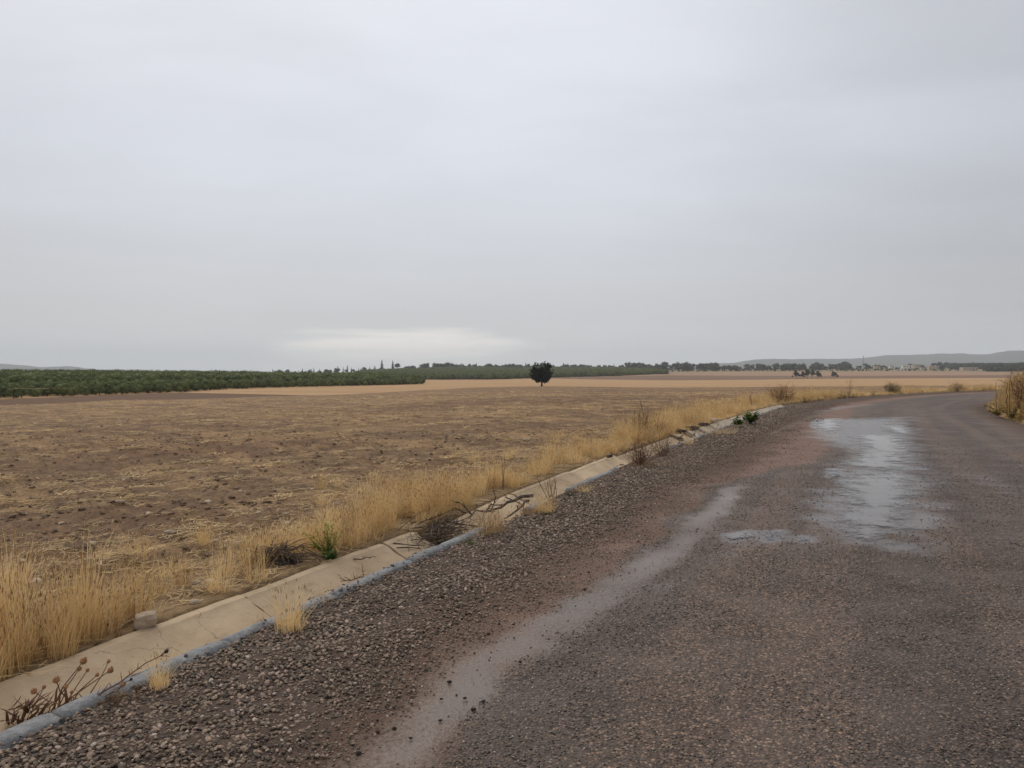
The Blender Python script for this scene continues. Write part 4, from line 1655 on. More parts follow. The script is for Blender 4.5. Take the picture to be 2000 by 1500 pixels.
for i in range(140):
    px = rr.uniform(790, 1300)
    put_tree(px, rr.uniform(1300, 1390), rr.choice(['round', 'round', 'round', 'spire']), rr.uniform(0.5, 0.98), 'dark pine in the skyline row behind the far plantation', 'dark pines along the middle skyline', 'round_tree')
# right of the plantation, up to the village
for i in range(165):
    px = rr.uniform(1225, 1660)
    put_tree(px, rr.uniform(1150, 1420), rr.choice(['round', 'round', 'round', 'umbrella']), rr.uniform(0.5, 1.1) * (1.2 if px < 1400 else 0.95), 'dark tree in the open row between the plantation and the village', 'dark trees right of the plantation', 'round_tree')
for i in range(60):
    px = rr.choice([rr.uniform(1640, 1900), rr.uniform(1640, 1755), rr.uniform(1825, 1870)])
    put_tree(px, rr.choice([rr.uniform(1260, 1340), rr.uniform(1320, 1500)]), rr.choice(['round', 'round', 'round', 'umbrella']), rr.uniform(0.35, 0.8), 'small dark tree among the houses of the village', 'trees in the village', 'round_tree')
for px, k in ((1594, 1.2), (1605, 1.0), (1651, 1.2), (1659, 1.0), (1690, 1.0), (1824, 1.0), (1835, 1.1), (1848, 1.15)):
    put_tree(px, 1400, 'umbrella', k, 'flat crowned pine standing clear on the skyline by the village', 'flat crowned pines near the village', 'umbrella_pine')


def wood_right():
    r = np.random.RandomState(18)
    pts = []
    for i in range(2600):
        px = r.uniform(1855, 2300)
        d = r.uniform(1000, 1480)
        if px < 1925 and d < 1250:
            continue
        pts.append(((px - 1000) / 1500 * d, d))
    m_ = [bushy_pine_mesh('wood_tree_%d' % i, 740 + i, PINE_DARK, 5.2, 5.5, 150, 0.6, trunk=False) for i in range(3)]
    forest_scatter('far_wood', pts, m_, 'dark wood on the right end of the skyline', 1.1, 2.0)
    # scrub between the trees
    pts = []
    for i in range(900):
        px = r.uniform(1240, 1900)
        d = r.uniform(1080, 1500)
        pts.append(((px - 1000) / 1500 * d, d))
    forest_scatter('far_scrub', pts, m_, 'low dark scrub on the far slope below the village', 0.25, 0.6)


wood_right()


# the clump of pines on the tan field
def field_pine(px, depth, h, w_, label, seed, spread=0.0):
    x = (px - 1000) / 1500 * depth
    t = empty('pine_tree', (x, depth, gz1(x, depth)), 0, label, 'tree', None)
    r = random.Random(seed)
    m = MB()
    m.tube([(0, 0, -0.2), (0.1, 0, h * 0.35), (0, 0.1, h * 0.8)], [0.18, 0.14, 0.05], 6)
    m.build('trunk', BARK, t)
    m = MB()
    lobes = []
    for i in range(11):
        a, zz = r.uniform(0, 6.28), r.random()
        rad = w_ * 0.5 * (1 - zz * 0.85)
        q = w_ * r.uniform(0.10, 0.17)
        lobes.append(((math.cos(a) * rad * .75, math.sin(a) * rad * .75, h * (0.25 + 0.68 * zz)), (q, q, q * .75)))
    lobes.append(((0, 0, h * .5), (w_ * .22, w_ * .22, h * .25)))
    crown_shell(m, lobes, 620, 0.5, r, 0)
    m.build('crown', PINE_LONE, t)


for i, (px, d, h, w_, lab) in enumerate([
        (1555, 715, 7.2, 6.8, 'leftmost pine of the dark clump standing on the tan field'),
        (1568, 725, 6.0, 4.0, 'slim second pine from the left in the dark clump on the tan field'),
        (1577, 720, 8.2, 6.5, 'tall middle pine in the dark clump on the tan field'),
        (1586, 728, 8.6, 6.5, 'tallest pine of the dark clump on the tan field'),
        (1598, 724, 6.4, 6.0, 'rounded rightmost pine of the dark clump on the tan field'),
        (1628, 735, 5.6, 7.0, 'low broad pine standing alone right of the dark clump')]):
    field_pine(px, d, h * 1.05, w_ * 1.25, lab, 900 + i)


def lone_tree():
    g_ = G(1058, 754.3, -2.62)
    d = 238.0
    x = (1058 - 1000) / 1500 * d
    z = CAM_H - (754 - HOR) / 1500 * d
    z = max(z, gz1(x, d) - 0.05)
    t = empty('lone_pine', (x, d, z), 0, 'dark fan shaped pine standing alone at the far edge of the ploughed field', 'tree')
    r = random.Random(33)
    m = MB()
    m.tube([(0, 0, -0.3), (0.05, 0, 0.8), (0.12, 0, 1.7), (0.1, 0, 2.6)], [0.34, 0.24, 0.22, 0.26], 9)
    m.build('trunk', BARK, t, True)
    crown = MB()
    limbs = []
    for i in range(58):
        a = r.uniform(0, 6.283)
        e = math.asin(r.uniform(0.12, 1.0))
        # fan outline: widest high up, about 7.6 m wide, 6 m tall above the fork
        q = float(np.interp(e, [0.1, 0.35, 0.6, 0.85, 1.57], [1.3, 2.9, 4.4, 5.3, 6.3])) * r.uniform(0.9, 1.03) - 0.45
        tip = Vector((math.cos(a) * math.cos(e) * q, math.sin(a) * math.cos(e) * q, 1.5 + q * math.sin(e)))
        base = Vector((0.1, 0, 1.6 + r.uniform(0, 0.8)))
        mid = base.lerp(tip, 0.5) + Vector((math.cos(a) * 0.35, math.sin(a) * 0.35, -0.1))
        limbs.append((base, mid, tip))
    lm = MB()
    for b0, mi_, tp in limbs:
        lm.tube([b0, mi_, tp], [0.10, 0.06, 0.02], 5)
    lm.build('limbs', BARK, t)
    # plumes of needles along limbs and sub-limbs
    V0, F0 = ico(1)

    def plume(c, dirn, L, wd):
        for q in range(18):
            u = r.random()
            p = c + dirn * (u * L)
            o = (dirn * 0.9 + Vector((r.gauss(0, .5), r.gauss(0, .5), r.gauss(0.1, .5)))).normalized()
            s_ = o.cross(Vector((r.gauss(0, 1), r.gauss(0, 1), r.gauss(0, 1)))).normalized()
            p = p + Vector((r.gauss(0, 1), r.gauss(0, 1), r.gauss(0, 1))) * wd * (1 - u * 0.75) * 0.55
            l2 = r.uniform(0.22, 0.42)
            crown.add([p - s_ * 0.08, p + s_ * 0.08, p + o * l2 + s_ * 0.04, p + o * l2 - s_ * 0.04], [(0, 1, 2, 3)])
    for b0, mi_, tp in limbs:
        ax = (tp - b0).normalized()
        plume(tp - ax * 0.5, ax, 1.25, 0.34)
        for q in range(10):
            u = r.uniform(0.28, 0.98)
            c = (b0.lerp(mi_, u * 2) if u < 0.5 else mi_.lerp(tp, u * 2 - 1))
            dd = (ax * 0.9 + Vector((r.gauss(0, .6), r.gauss(0, .6), r.gauss(.1, .5)))).normalized()
            plume(c, dd, 0.85, 0.42)
    for c, rad in (((0, 0, 4.9), (2.9, 2.9, 2.1)), ((0.0, 0, 3.5), (2.3, 2.3, 1.4)), ((-0.7, 0.3, 5.4), (2.2, 2.2, 1.5)), ((0.9, 0.1, 5.3), (2.0, 2.0, 1.4)), ((-.3, 0, 2.5), (1.5, 1.5, .9)), ((0.1, 0, 1.9), (0.9, 0.9, .6))):
        jit = 1 + 0.25 * (np.array([r.random() for _ in range(len(V0))]) - 0.5)
        crown.add(V0 * jit[:, None] * np.array(rad) * 0.62 + np.array(c), F0)
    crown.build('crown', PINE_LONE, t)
    t.scale = (1.02, 1.02, 1.02)


lone_tree()

# ------------------------------------------------------------------ village
WALL_W = simple('whitewashed_wall', (0.62, 0.58, 0.52), (0.52, 0.47, 0.41), 0.8, 0.9)
WALL_P = simple('pinkish_wall', (0.46, 0.36, 0.29), (0.38, 0.29, 0.23), 0.8, 0.9)
ROOF_M = simple('flat_roof_slab', (0.30, 0.27, 0.24), (0.22, 0.20, 0.18), 0.8, 0.9)
DARK_OPEN = simple('dark_opening', (0.03, 0.03, 0.032), (0.02, 0.02, 0.02), 1, 0.5)
METAL = simple('grey_metal', (0.20, 0.20, 0.21), (0.14, 0.14, 0.15), 1, 0.5)


def house(px, depth, L, D_, h, wall, label, nwin, rz=0.0, door=True, dz=0.0):
    x = (px - 1000) / 1500 * depth
    L, h = L * 1.15, h * 1.2
    t = empty('house', (x, depth, gz1(x, depth) + dz * 1.3), rz, label, 'house')
    m = MB()
    m.box((0, 0, h / 2 - 0.5), (L, D_, h + 1.0))
    m.build('wall', wall, t)
    m = MB()
    m.box((0, 0, h + 0.16), (L + 0.4, D_ + 0.4, 0.32))
    m.build('roof', ROOF_M if wall is WALL_P else wall, t)
    for i in range(nwin):
        m = MB()
        u = (i + 0.5) / nwin * L - L / 2
        m.box((u, -D_ / 2 - 0.02, h * 0.55), (1.2, 0.16, 1.3))
        m.build('window', DARK_OPEN, t)
    if door:
        m = MB()
        m.box((L * 0.5 / max(nwin, 1) * (1 if nwin % 2 == 0 else 2) - (0 if nwin % 2 == 0 else 0), -D_ / 2 - 0.03, 1.05), (1.4, 0.18, 2.1))
        m.build('door', DARK_OPEN, t)


house(1892, 1100, 19.0, 9, 4.0, WALL_P, 'long low pale house with flat roof at the edge of the right wood', 5, 0.05)
house(1773, 1180, 15.0, 8, 3.4, WALL_W, 'whitest long house in the middle of the village', 4, -0.1, dz=2.6)
house(1790, 1210, 9.0, 8, 3.6, WALL_P, 'pinkish house right behind the whitest long house', 3, 0.1, dz=3.0)
house(1762, 1120, 4.2, 4, 2.6, WALL_W, 'tiny white hut below the village at the field edge', 1, 0, door=False)
house(1822, 1220, 13.0, 8, 3.2, WALL_P, 'pale brown house in the village between the white house and the wood', 3, -0.05, dz=1.5)
house(1740, 1230, 6.0, 6, 3.2, WALL_W, 'small white house at the left end of the village', 2, 0.2, dz=2.5)
house(1712, 1260, 8.0, 6, 3.0, WALL_P, 'dull house half hidden behind trees just right of the mast', 2, 0.0, dz=2.0)
house(1560, 1330, 9.0, 6, 3.0, WALL_P, 'lone pale farmhouse behind the dark clump of pines', 2, 0.1, dz=0.5)
house(1803, 1150, 7.0, 5, 2.6, WALL_P, 'low shed in front of the village houses', 2, 0.0, dz=1.0)


def mast():
    d = 1300.0
    x = (1686 - 1000) / 1500 * d
    t = empty('radio_mast', (x, d, gz1(x, d)), 0, 'thin lattice mast rising above the trees left of the village', 'mast')
    H = 23.0
    legs = MB()
    for k in range(3):
        a = k * 2.094
        legs.tube([(math.cos(a) * 1.1, math.sin(a) * 1.1, -1), (math.cos(a) * 0.35, math.sin(a) * 0.35, H)], [0.12, 0.08], 4)
    legs.build('legs', METAL, t)
    br = MB()
    for i in range(16):
        z0, z1 = H * i / 16, H * (i + 1) / 16
        r0, r1 = 1.1 - 0.75 * i / 16, 1.1 - 0.75 * (i + 1) / 16
        for k in range(3):
            a, b_ = k * 2.094, (k + 1) * 2.094
            br.tube([(math.cos(a) * r0, math.sin(a) * r0, z0), (math.cos(b_) * r1, math.sin(b_) * r1, z1)], 0.05, 3)
    br.build('bracing', METAL, t)
    an = MB()
    for a in (0, 2.1, 4.2):
        an.box((math.cos(a) * 0.6, math.sin(a) * 0.6, H - 1.2), (0.3, 0.3, 2.0), a)
    an.build('antennas', METAL, t)


mast()

# ------------------------------------------------------------------ things beside the road, one by one
def W(px, py, d):
    """point at depth d seen at a place of the photograph"""
    return Vector(((px - 1000) / 1500 * d, d, CAM_H - (py - HOR) / 1500 * d))


def wander(r, p, d, L, n, curl, droop=0.0):
    pts = [Vector(p)]
    d = Vector(d).normalized()
    for i in range(n):
        d = (d + Vector((r.gauss(0, curl), r.gauss(0, curl), r.gauss(0, curl) - droop))).normalized()
        pts.append(pts[-1] + d * (L / n))
    return pts


def branching(m, r, p, d, L, rad, depth, curl=0.12, kids=3, spread=0.6, ratio=0.55, n=4, mi=0, droop=0.0):
    pts = wander(r, p, d, L, 5, curl, droop)
    m.tube(pts, [rad * (1 - 0.7 * i / 5) for i in range(6)], n, mi)
    if depth > 0:
        for _ in range(kids):
            u = r.uniform(0.25, 0.95)
            i = min(4, int(u * 5))
            q = pts[i].lerp(pts[i + 1], u * 5 - i)
            ax = (pts[i + 1] - pts[i]).normalized()
            dd = (ax + Vector((r.gauss(0, spread), r.gauss(0, spread), r.gauss(0.1, spread)))).normalized()
            branching(m, r, q, dd, L * ratio * r.uniform(0.6, 1.2), rad * 0.6, depth - 1, curl, kids, spread, ratio, 3, mi, droop)
    return pts


def dry_bush(name, loc, h, w_, nst, label, cat, mat, seed, depth=2, rad=0.004, leaf=None, nleaf=0, kids=3):
    t = empty(name, loc, 0, label, cat)
    r = random.Random(seed)
    m, tw = MB(), MB()
    for i in range(nst):
        a = r.uniform(0, 6.28)
        lean = r.uniform(0.0, 1.0)
        d = Vector((math.cos(a) * lean * w_ / h, math.sin(a) * lean * w_ / h, 1))
        L = h * r.uniform(0.6, 1.05)
        pts = wander(r, (r.gauss(0, w_ * 0.07), r.gauss(0, w_ * 0.07), -0.02), d, L, 5, 0.10)
        m.tube(pts, [rad * (1 - 0.6 * k_ / 5) for k_ in range(6)], 4)
        for _ in range(kids):
            u = r.uniform(0.2, 0.95)
            k_ = min(4, int(u * 5))
            ax = (pts[k_ + 1] - pts[k_]).normalized()
            dd = (ax + Vector((r.gauss(0, .6), r.gauss(0, .6), r.gauss(0.15, .4)))).normalized()
            branching(tw, r, pts[k_].lerp(pts[k_ + 1], u * 5 - k_), dd, L * 0.45 * r.uniform(.6, 1.2), rad * 0.55, depth - 1, 0.15, kids, 0.6, 0.6, 3)
    m.build('stems', mat, t)
    tw.build('twigs', mat, t)
    if nleaf:
        lf = MB()
        for i in range(nleaf):
            a = r.uniform(0, 6.28)
            rr_ = w_ * 0.5 * math.sqrt(r.random())
            z = h * r.uniform(0.15, 1.0) * (1 - 0.35 * (rr_ / (w_ * .5)) ** 2)
            c = Vector((math.cos(a) * rr_, math.sin(a) * rr_, z))
            o_ = Vector((r.gauss(0, 1), r.gauss(0, 1), r.gauss(0.3, .6))).normalized()
            s_ = o_.cross(Vector((r.gauss(0, 1), r.gauss(0, 1), r.gauss(0, 1)))).normalized()
            L = h * r.uniform(0.05, 0.10)
            lf.add([c, c + o_ * L * .5 + s_ * L * .22, c + o_ * L, c + o_ * L * .5 - s_ * L * .22], [(0, 1, 2, 3)])
        lf.build('leaves', leaf, t)
    return t


def grass_clump(name, loc, scale, label, seed, mat=STRAW, n=130, h=(0.1, 0.30), spread=0.07, lean=0.45, wd=0.003, cat='grass tuft'):
    me = tuft_mesh(name, seed, mat, n, h, spread, lean, wd, 0.25, mat2=STRAW_BROWN)
    o = link(name, me, None, loc)
    o.scale = (scale,) * 3
    return tag(o, label, cat)


def gp3(px, py, z=0.0):
    g_ = G(px, py, z)
    return (g_[0], g_[1], z)


# --- pale rock on the lip of the channel
def rock(px, py, size, label, seed, z=0.03, cat='rock', mat=STONE, name='rock', rz=0.4, ang=0.75, sink=0.25):
    me = stone_mesh(name, mat, seed, 2, (size[0] / 2, size[1] / 2, size[2] / 2), 0.05, ang * 0.3)
    rr_ = np.random.RandomState(seed)
    for v in me.vertices:                                # squared off, with worn corners
        c = np.array(v.co) / np.array(size) * 2
        mx_ = np.abs(c).max()
        c = c * (0.35 + 0.65 * np.linalg.norm(c) / mx_) * 0.86 + rr_.randn(3) * 0.02
        c[0] += 0.12 * c[2]
        v.co = tuple(c * np.array(size) / 2)
    g_ = G(px, py, z)
    o = link(name, me, None, (g_[0], g_[1] + size[1] * 0.3, z + size[2] * (0.5 - sink)))
    o.rotation_euler = (0.05, -0.08, rz)
    return tag(o, label, cat)


rock(278, 1230, (0.15, 0.12, 0.105), 'squarish pale rock lying on the outer edge of the nearest channel slabs', 5, 0.0, sink=0.06)

_fs = [(234, 982, .16), (180, 1060, .13), (172, 1092, .10), (144, 1095, .09), (407, 978, .15), (333, 1045, .15), (382, 1137, .13), (411, 1133, .12), (29, 1172, .20), (70, 1140, .13),
       (380, 1173, .11), (562, 1016, .15), (459, 1064, .10), (330, 1118, .08), (290, 1000, .12), (1030, 858, .30), (505, 1000, .11), (655, 985, .12), (120, 1010, .10), (470, 955, .14), (760, 930, .14), (610, 955, .10)]
STONE_LABELS = {(29, 1172): 'pale stone in the verge grass at the left edge of the photo', (1030, 858): 'farthest pale stone, out in the field left of the tall red brown stalks',
                (562, 1016): 'pale stone at the field edge above the dark rotten heap', (380, 1173): 'pale stone lying between thin grass and the channel lip, past the squarish rock',
                (760, 930): 'pale stone in the field above the tall grass near the brushwood heap', (655, 985): 'pale stone at the field edge straight above the green weed',
                (470, 955): 'pale stone on bare soil, upper one of the scattered near field stones', (333, 1045): 'flat pale stone on bare soil halfway between verge grass and field middle'}
for i, (px, py, q) in enumerate(_fs):
    g_ = G(px, py, 0.02)
    q *= 0.72
    me = stone_mesh('field_stone', STONE, 500 + i, 1, (q * .55, q * .42, q * .26), 0.12, 0.6)
    o = link('field_stone', me, None, (g_[0], g_[1], float(FZ([g_[0]], [g_[1]])[0]) + q * 0.07))
    o.rotation_euler = (0, 0, i * 1.3)
    tag(o, STONE_LABELS.get((px, py), 'pale angular stone lying on the near part of the ploughed field'), 'stone', 'pale stones at the near edge of the field')
me = stone_mesh('earth_clod', CLOD, 555, 1, (0.14, 0.09, 0.05), 0.3, 0.4)
g_ = G(153, 1080, 0)
tag(link('earth_clod', me, None, (g_[0], g_[1], float(FZ([g_[0]], [g_[1]])[0]) + 0.03)), 'large brown earth clod beside pale stones at the left of the field', 'clod')

# --- dark crumbs of mud on the wheel track
for i, (px, py) in enumerate([(1150, 1117), (1124, 1183), (954, 1237), (1004, 1245), (1016, 1292), (836, 1263), (878, 1331), (908, 1363), (944, 1369), (860, 1406), (770, 1421), (738, 1428), (802, 1440), (862, 1364), (1142, 1150), (975, 1212), (700, 1470), (640, 1440), (1230, 1070), (1185, 1100), (1247, 1057), (925, 1385)]):
    q = random.uniform(0.005, 0.010)
    me = stone_mesh('mud_crumb', CLOD_DARK, 600 + i, 1, (q * 1.3, q, q * .8), 0.4, 0.3)
    g_ = G(px, py, 0.01)
    o = link('mud_crumb', me, None, (g_[0], g_[1], 0.006 + q * 0.3))
    tag(o, 'small black crumb of mud on the smooth silt track', 'mud crumb', 'dark crumbs on the silt track')

# --- dry thistle in the channel, bottom left
def thistle():
    base = W(90, 1412, 3.52)
    t = empty('dry_thistle', base, 0, 'dry brown thistle with round seed heads leaning over the near end of the channel', 'dry plant')
    r = random.Random(3)
    heads = [(163, 1291, 3.55, .016), (155, 1306, 3.6, .011), (110, 1328, 3.45, .015), (128, 1342, 3.5, .010), (66, 1350, 3.4, .013), (216, 1309, 3.6, .014), (171, 1309, 3.7, .009),
             (240, 1337, 3.5, .011), (212, 1292, 3.75, .009), (86, 1342, 3.6, .009), (190, 1318, 3.6, .009), (140, 1352, 3.55, .008)]
    st = MB()
    for i, (px, py, d, q) in enumerate(heads):
        tip = W(px, py, d) - base
        b0 = Vector((W(r.uniform(60, 175), 1400, 3.52) - base))
        b0.z = -0.02 + r.uniform(-.02, .02)
        mid = b0.lerp(tip, 0.5) + Vector((r.gauss(0, .02), r.gauss(0, .02), r.uniform(-0.01, 0.04)))
        pts = [b0, b0.lerp(mid, .5) + Vector((r.gauss(0, .006),) * 3), mid, mid.lerp(tip, .5) + Vector((r.gauss(0, .006),) * 3), tip]
        st.tube(pts, [.0042, .0036, .003, .0026, .002], 5)
        hd = MB()
        V0, F0 = ico(1)
        hd.add(V0 * q + np.array(tip), F0)
        for k_ in range(34):
            dd = Vector((r.gauss(0, 1), r.gauss(0, 1), r.gauss(0.3, 1))).normalized()
            p = tip + dd * q * .8
            s_ = dd.cross(Vector((0.3, 0.5, 0.8))).normalized() * q * 0.16
            hd.add([p - s_, p + s_, p + dd * q * 0.75], [(0, 1, 2)])
        hd.build('seed_head', HEAD, t)
    st.build('stems', TWIG_RED, t)
    lf = MB()
    for i in range(300):
        b0 = Vector(W(r.uniform(10, 250), 1412, 3.48) - base)
        b0.z = r.uniform(-0.03, 0.09)
        d = Vector((r.gauss(0.6, .5), r.gauss(0.2, .4), r.uniform(0.1, 1.0))).normalized()
        L = r.uniform(0.05, 0.13)
        pts = wander(r, b0, d, L, 3, 0.2)
        s_ = Vector((-d.y, d.x, r.uniform(-.4, .4))).normalized()
        wv = r.uniform(.004, .011)
        V = []
        for j, p in enumerate(pts):
            q = wv * (0.5, 1.0, 0.7, 0.1)[j]
            V += [p - s_ * q, p + s_ * q]
        lf.add(V, [(0, 1, 3, 2), (2, 3, 5, 4), (4, 5, 7, 6)])
    lf.build('withered_leaves', WITHER, t)


WITHER = leafy('withered_leaf', [(0, (0.09, 0.045, 0.025)), (0.5, (0.17, 0.09, 0.045)), (1, (0.27, 0.16, 0.08))])
HEAD = simple('thistle_head', (0.34, 0.17, 0.075), (0.22, 0.11, 0.055), 60, 0.9)
thistle()


def stalk(name, a, b_, rad, label, seed, mat=TWIG_RED, side=7, slen=0.25, tiphead=0.0, cat='dry stalk', curl=0.03, parent=None):
    t = empty(name, a, 0, label, cat)
    r = random.Random(seed)
    m = MB()
    L = (b_ - a).length
    ax = (b_ - a).normalized()
    pts = [Vector((0, 0, 0))]
    n = 7
    for i in range(1, n + 1):
        pts.append((b_ - a) * (i / n) + Vector((r.gauss(0, curl), r.gauss(0, curl), r.gauss(0, curl))) * L * (0 if i == n else 1))
    m.tube(pts, [rad * (1 - 0.65 * i / n) for i in range(n + 1)], 6)
    m.build('stem', mat, t)
    m = MB()
    for _ in range(side):
        u = r.uniform(0.15, 0.97)
        i = min(n - 1, int(u * n))
        p = pts[i].lerp(pts[i + 1], u * n - i)
        dd = (ax + Vector((r.gauss(0, .7), r.gauss(0, .7), r.gauss(0, .7)))).normalized()
        branching(m, r, p, dd, L * slen * r.uniform(.3, 1.1), rad * 0.45, 1, 0.2, 2, 0.6, 0.5, 4)
    m.build('side_twigs', mat, t)
    if tiphead:
        V0, F0 = ico(1)
        m = MB()
        m.add(V0 * tiphead + np.array(pts[-1]), F0)
        for k_ in range(24):
            dd = Vector((r.gauss(0, 1), r.gauss(0, 1), r.gauss(0, 1))).normalized()
            p = pts[-1] + dd * tiphead * .8
            s_ = dd.cross(Vector((0.3, 0.5, 0.8))).normalized() * tiphead * 0.2
            m.add([p - s_, p + s_, p + dd * tiphead * 0.8], [(0, 1, 2)])
        m.build('seed_head', TWIG_DARK, t)
    return t


stalk('dry_stalk', W(162, 1380, 3.45), W(325, 1272, 3.62), .0050, 'long spiny brown stalk with a dark seed head leaning right from the thistle', 12, TWIG_RED, 12, 0.14, 0.010)
stalk('dry_stalk', W(205, 1370, 3.5), W(256, 1327, 3.6), .0038, 'short dark curved stalk under the long spiny stalk', 13, TWIG_DARK, 3, 0.15, 0.007, curl=0.06)
grass_clump('grass_tuft', gp3(312, 1340, 0.02), 0.62, 'small straw tuft growing on the kerb beside the thistle', 21, n=150)
grass_clump('grass_tuft', gp3(228, 1372, 0.0), 0.32, 'low brown tuft at the kerb between thistle and nearest gravel', 22, STRAW_BROWN, n=110, lean=0.8)
grass_clump('grass_tuft', gp3(566, 1228, 0.01), 0.95, 'largest pale straw tuft growing over the kerb in front of a slab joint', 23, n=210, spread=0.085)
grass_clump('grass_tuft', gp3(512, 1225, -0.06), 0.45, 'reddish brown weeds at the foot of the slab joint left of the big straw tuft', 24, STRAW_BROWN, n=120, lean=0.9)
grass_clump('grass_tuft', gp3(468, 1252, -0.08), 0.30, 'little brown sprig between kerb and slab left of the weedy joint', 25, STRAW_BROWN, n=60, lean=0.7)
grass_clump('grass_tuft', gp3(635, 1180, 0.0), 0.42, 'thin sparse straw stems on the kerb right of the big straw tuft', 26, n=26, lean=0.2)
grass_clump('grass_tuft', gp3(700, 1146, -0.05), 0.55, 'brown weeds in the channel under the fallen twig', 27, STRAW_BROWN, n=110, lean=0.9)
grass_clump('grass_tuft', gp3(958, 1040, 0.0), 1.15, 'thick brown grass clump on the kerb beside the brushwood heap', 28, STRAW_BROWN, n=230, spread=0.11, lean=0.5)
grass_clump('grass_tuft', gp3(930, 1045, 0.0), 0.7, 'low spreading straw at the left foot of the thick brown clump', 29, STRAW, n=120, spread=0.14, lean=1.0)
grass_clump('grass_tuft', gp3(1064, 1000, 0.0), 1.0, 'pale straw clump at the kerb right of the heavy branch', 30, n=230, spread=0.11, lean=0.5)
grass_clump('grass_tuft', gp3(1030, 1005, 0.0), 0.8, 'brown straw clump between the heavy branch and the pale clump', 31, STRAW_BROWN, n=150, spread=0.11, lean=0.8)
grass_clump('grass_tuft', gp3(1137, 962, 0.0), 0.8, 'small straw clump where the kerb is broken, past the pale clump', 32, n=120, spread=0.12, lean=0.8)
grass_clump('grass_tuft', gp3(1345, 868, 0.0), 1.2, 'small straw tuft at the kerb by the tilted broken slabs', 33, n=100, spread=0.08, lean=0.4)
grass_clump('grass_tuft', gp3(1405, 847, 0.0), 1.1, 'low brown straw patch on the kerb before the green plant', 34, n=220, spread=0.35, lean=0.9)
grass_clump('grass_tuft', gp3(1380, 852, 0.0), 0.9, 'low straw patch just left of the brown one before the green plant', 35, STRAW_BROWN, n=120, spread=0.2, lean=0.9)
grass_clump('green_sprig', gp3(918, 1062, 0.01), 0.22, 'tiny green sprig in the gravel under the brown clump', 36, GREEN_LEAF, n=70, lean=0.8, cat='sprig', wd=0.008)

# --- twigs and brushwood
stalk('fallen_twig', W(792, 1108, 5.95), W(665, 1135, 5.75), .009, 'long dark fallen twig lying across the channel to the kerb', 41, TWIG, 9, 0.35, cat='twig')
stalk('fallen_twig', W(690, 1092, 6.25), W(735, 1088, 6.3), .006, 'short dark twig on the channel lip below the green weed', 42, TWIG_DARK, 3, 0.3, cat='twig')
stalk('fallen_twig', W(735, 1160, 5.3), W(775, 1100, 5.7), .004, 'upright bent twig rising from the channel beside the long fallen twig', 43, TWIG, 4, 0.3, cat='twig')


def brush_heap():
    c = W(868, 1040, 7.25)
    t = empty('brushwood_heap', (c.x, c.y, -0.08), 0, 'dark heap of sticks blocking the channel between two slabs', 'brushwood')
    r = random.Random(6)
    sx, sy = P(LIPS[2] + 0.3, -0.45)
    ox, oy = float(sx) - c.x, float(sy) - c.y
    tang = Vector((0.42, 0.91, 0))
    for i in range(46):
        a = r.gauss(0, 0.55)
        d = Vector((tang.x * math.cos(a) - tang.y * math.sin(a), tang.x * math.sin(a) + tang.y * math.cos(a), r.gauss(0.04, 0.14))).normalized()
        if r.random() < 0.3:
            d = Vector((r.gauss(1, .4), r.gauss(0, .3), r.gauss(0.05, .15))).normalized()
        L = r.uniform(0.22, 0.62)
        m = MB()
        p = Vector((ox + r.gauss(0, 0.17), oy + r.gauss(0.05, 0.26), r.uniform(0.0, 0.13))) - d * L * 0.5
        p.z = max(p.z, -0.02)
        m.tube(wander(r, p, d, L, 5, 0.08), [x_ * r.uniform(.0035, .0075) for x_ in (1, .95, .85, .7, .55, .35)], 5)
        m.build('stick', TWIG_DARK if i % 3 else TWIG, t)
    fine = MB()
    for i in range(320):
        p = Vector((ox + r.gauss(0, 0.2), oy + r.gauss(0.05, 0.32), r.uniform(-0.02, 0.08)))
        d = Vector((r.gauss(0.3, 1), r.gauss(0.6, 1), r.gauss(0.05, .3))).normalized()
        fine.tube(wander(r, p, d, r.uniform(.08, .26), 3, 0.2), [.0028, .0024, .0018, .001], 3)
    o = fine.build('fine_twigs', TWIG_DARK, t)
    o['kind'] = 'stuff'


brush_heap()
br = stalk('heavy_branch', W(1040, 968, 9.1), W(915, 1012, 8.0), .022, 'thick dark branch lying slanting in the channel beyond the brushwood heap', 44, TWIG_DARK, 7, 0.16, cat='branch')
stalk('heavy_branch', W(1032, 978, 8.6), W(985, 1012, 7.9), .018, 'second thick dark branch forking down to the kerb under the slanting one', 45, TWIG_DARK, 4, 0.14, cat='branch')
stalk('fallen_twig', W(930, 990, 8.6), W(800, 1028, 7.6), .008, 'long thin dark twig lying on the channel lip above the heap', 46, TWIG_DARK, 6, 0.13, cat='twig')
dry_bush('dry_stalks', gp3(1082, 984, -0.02), 0.42, 0.32, 7, 'bare upright stalks in the channel right of the pale straw clump', 'dry plant', TWIG_RED, 51, 1, 0.005, kids=2)
stalk('fallen_twig', W(1075, 985, 8.7), W(1125, 965, 9.4), .013, 'dark twig lying on the broken kerb below the upright stalks', 47, TWIG_DARK, 6, 0.3, cat='twig')
dry_bush('dry_bush', gp3(1250, 908, 0.0), 0.45, 0.62, 60, 'dense red brown dry bush over the kerb, the left one of two', 'bush', TWIG_RED, 52, 2, 0.004)
dry_bush('dry_bush', gp3(1293, 892, 0.0), 0.40, 0.5, 30, 'sparser red brown dry bush, just right of the dense one', 'bush', TWIG_RED, 53, 2, 0.004)
grass_clump('grass_tuft', gp3(1262, 910, 0.0), 1.2, 'brown litter of straw under the dense dry bush', 54, STRAW_BROWN, n=200, spread=0.22, lean=0.9, h=(.05, .15))


def on_field(px, py, z=0.0):
    g_ = G(px, py, z)
    return (g_[0], g_[1], float(FZ([g_[0]], [g_[1]])[0]))


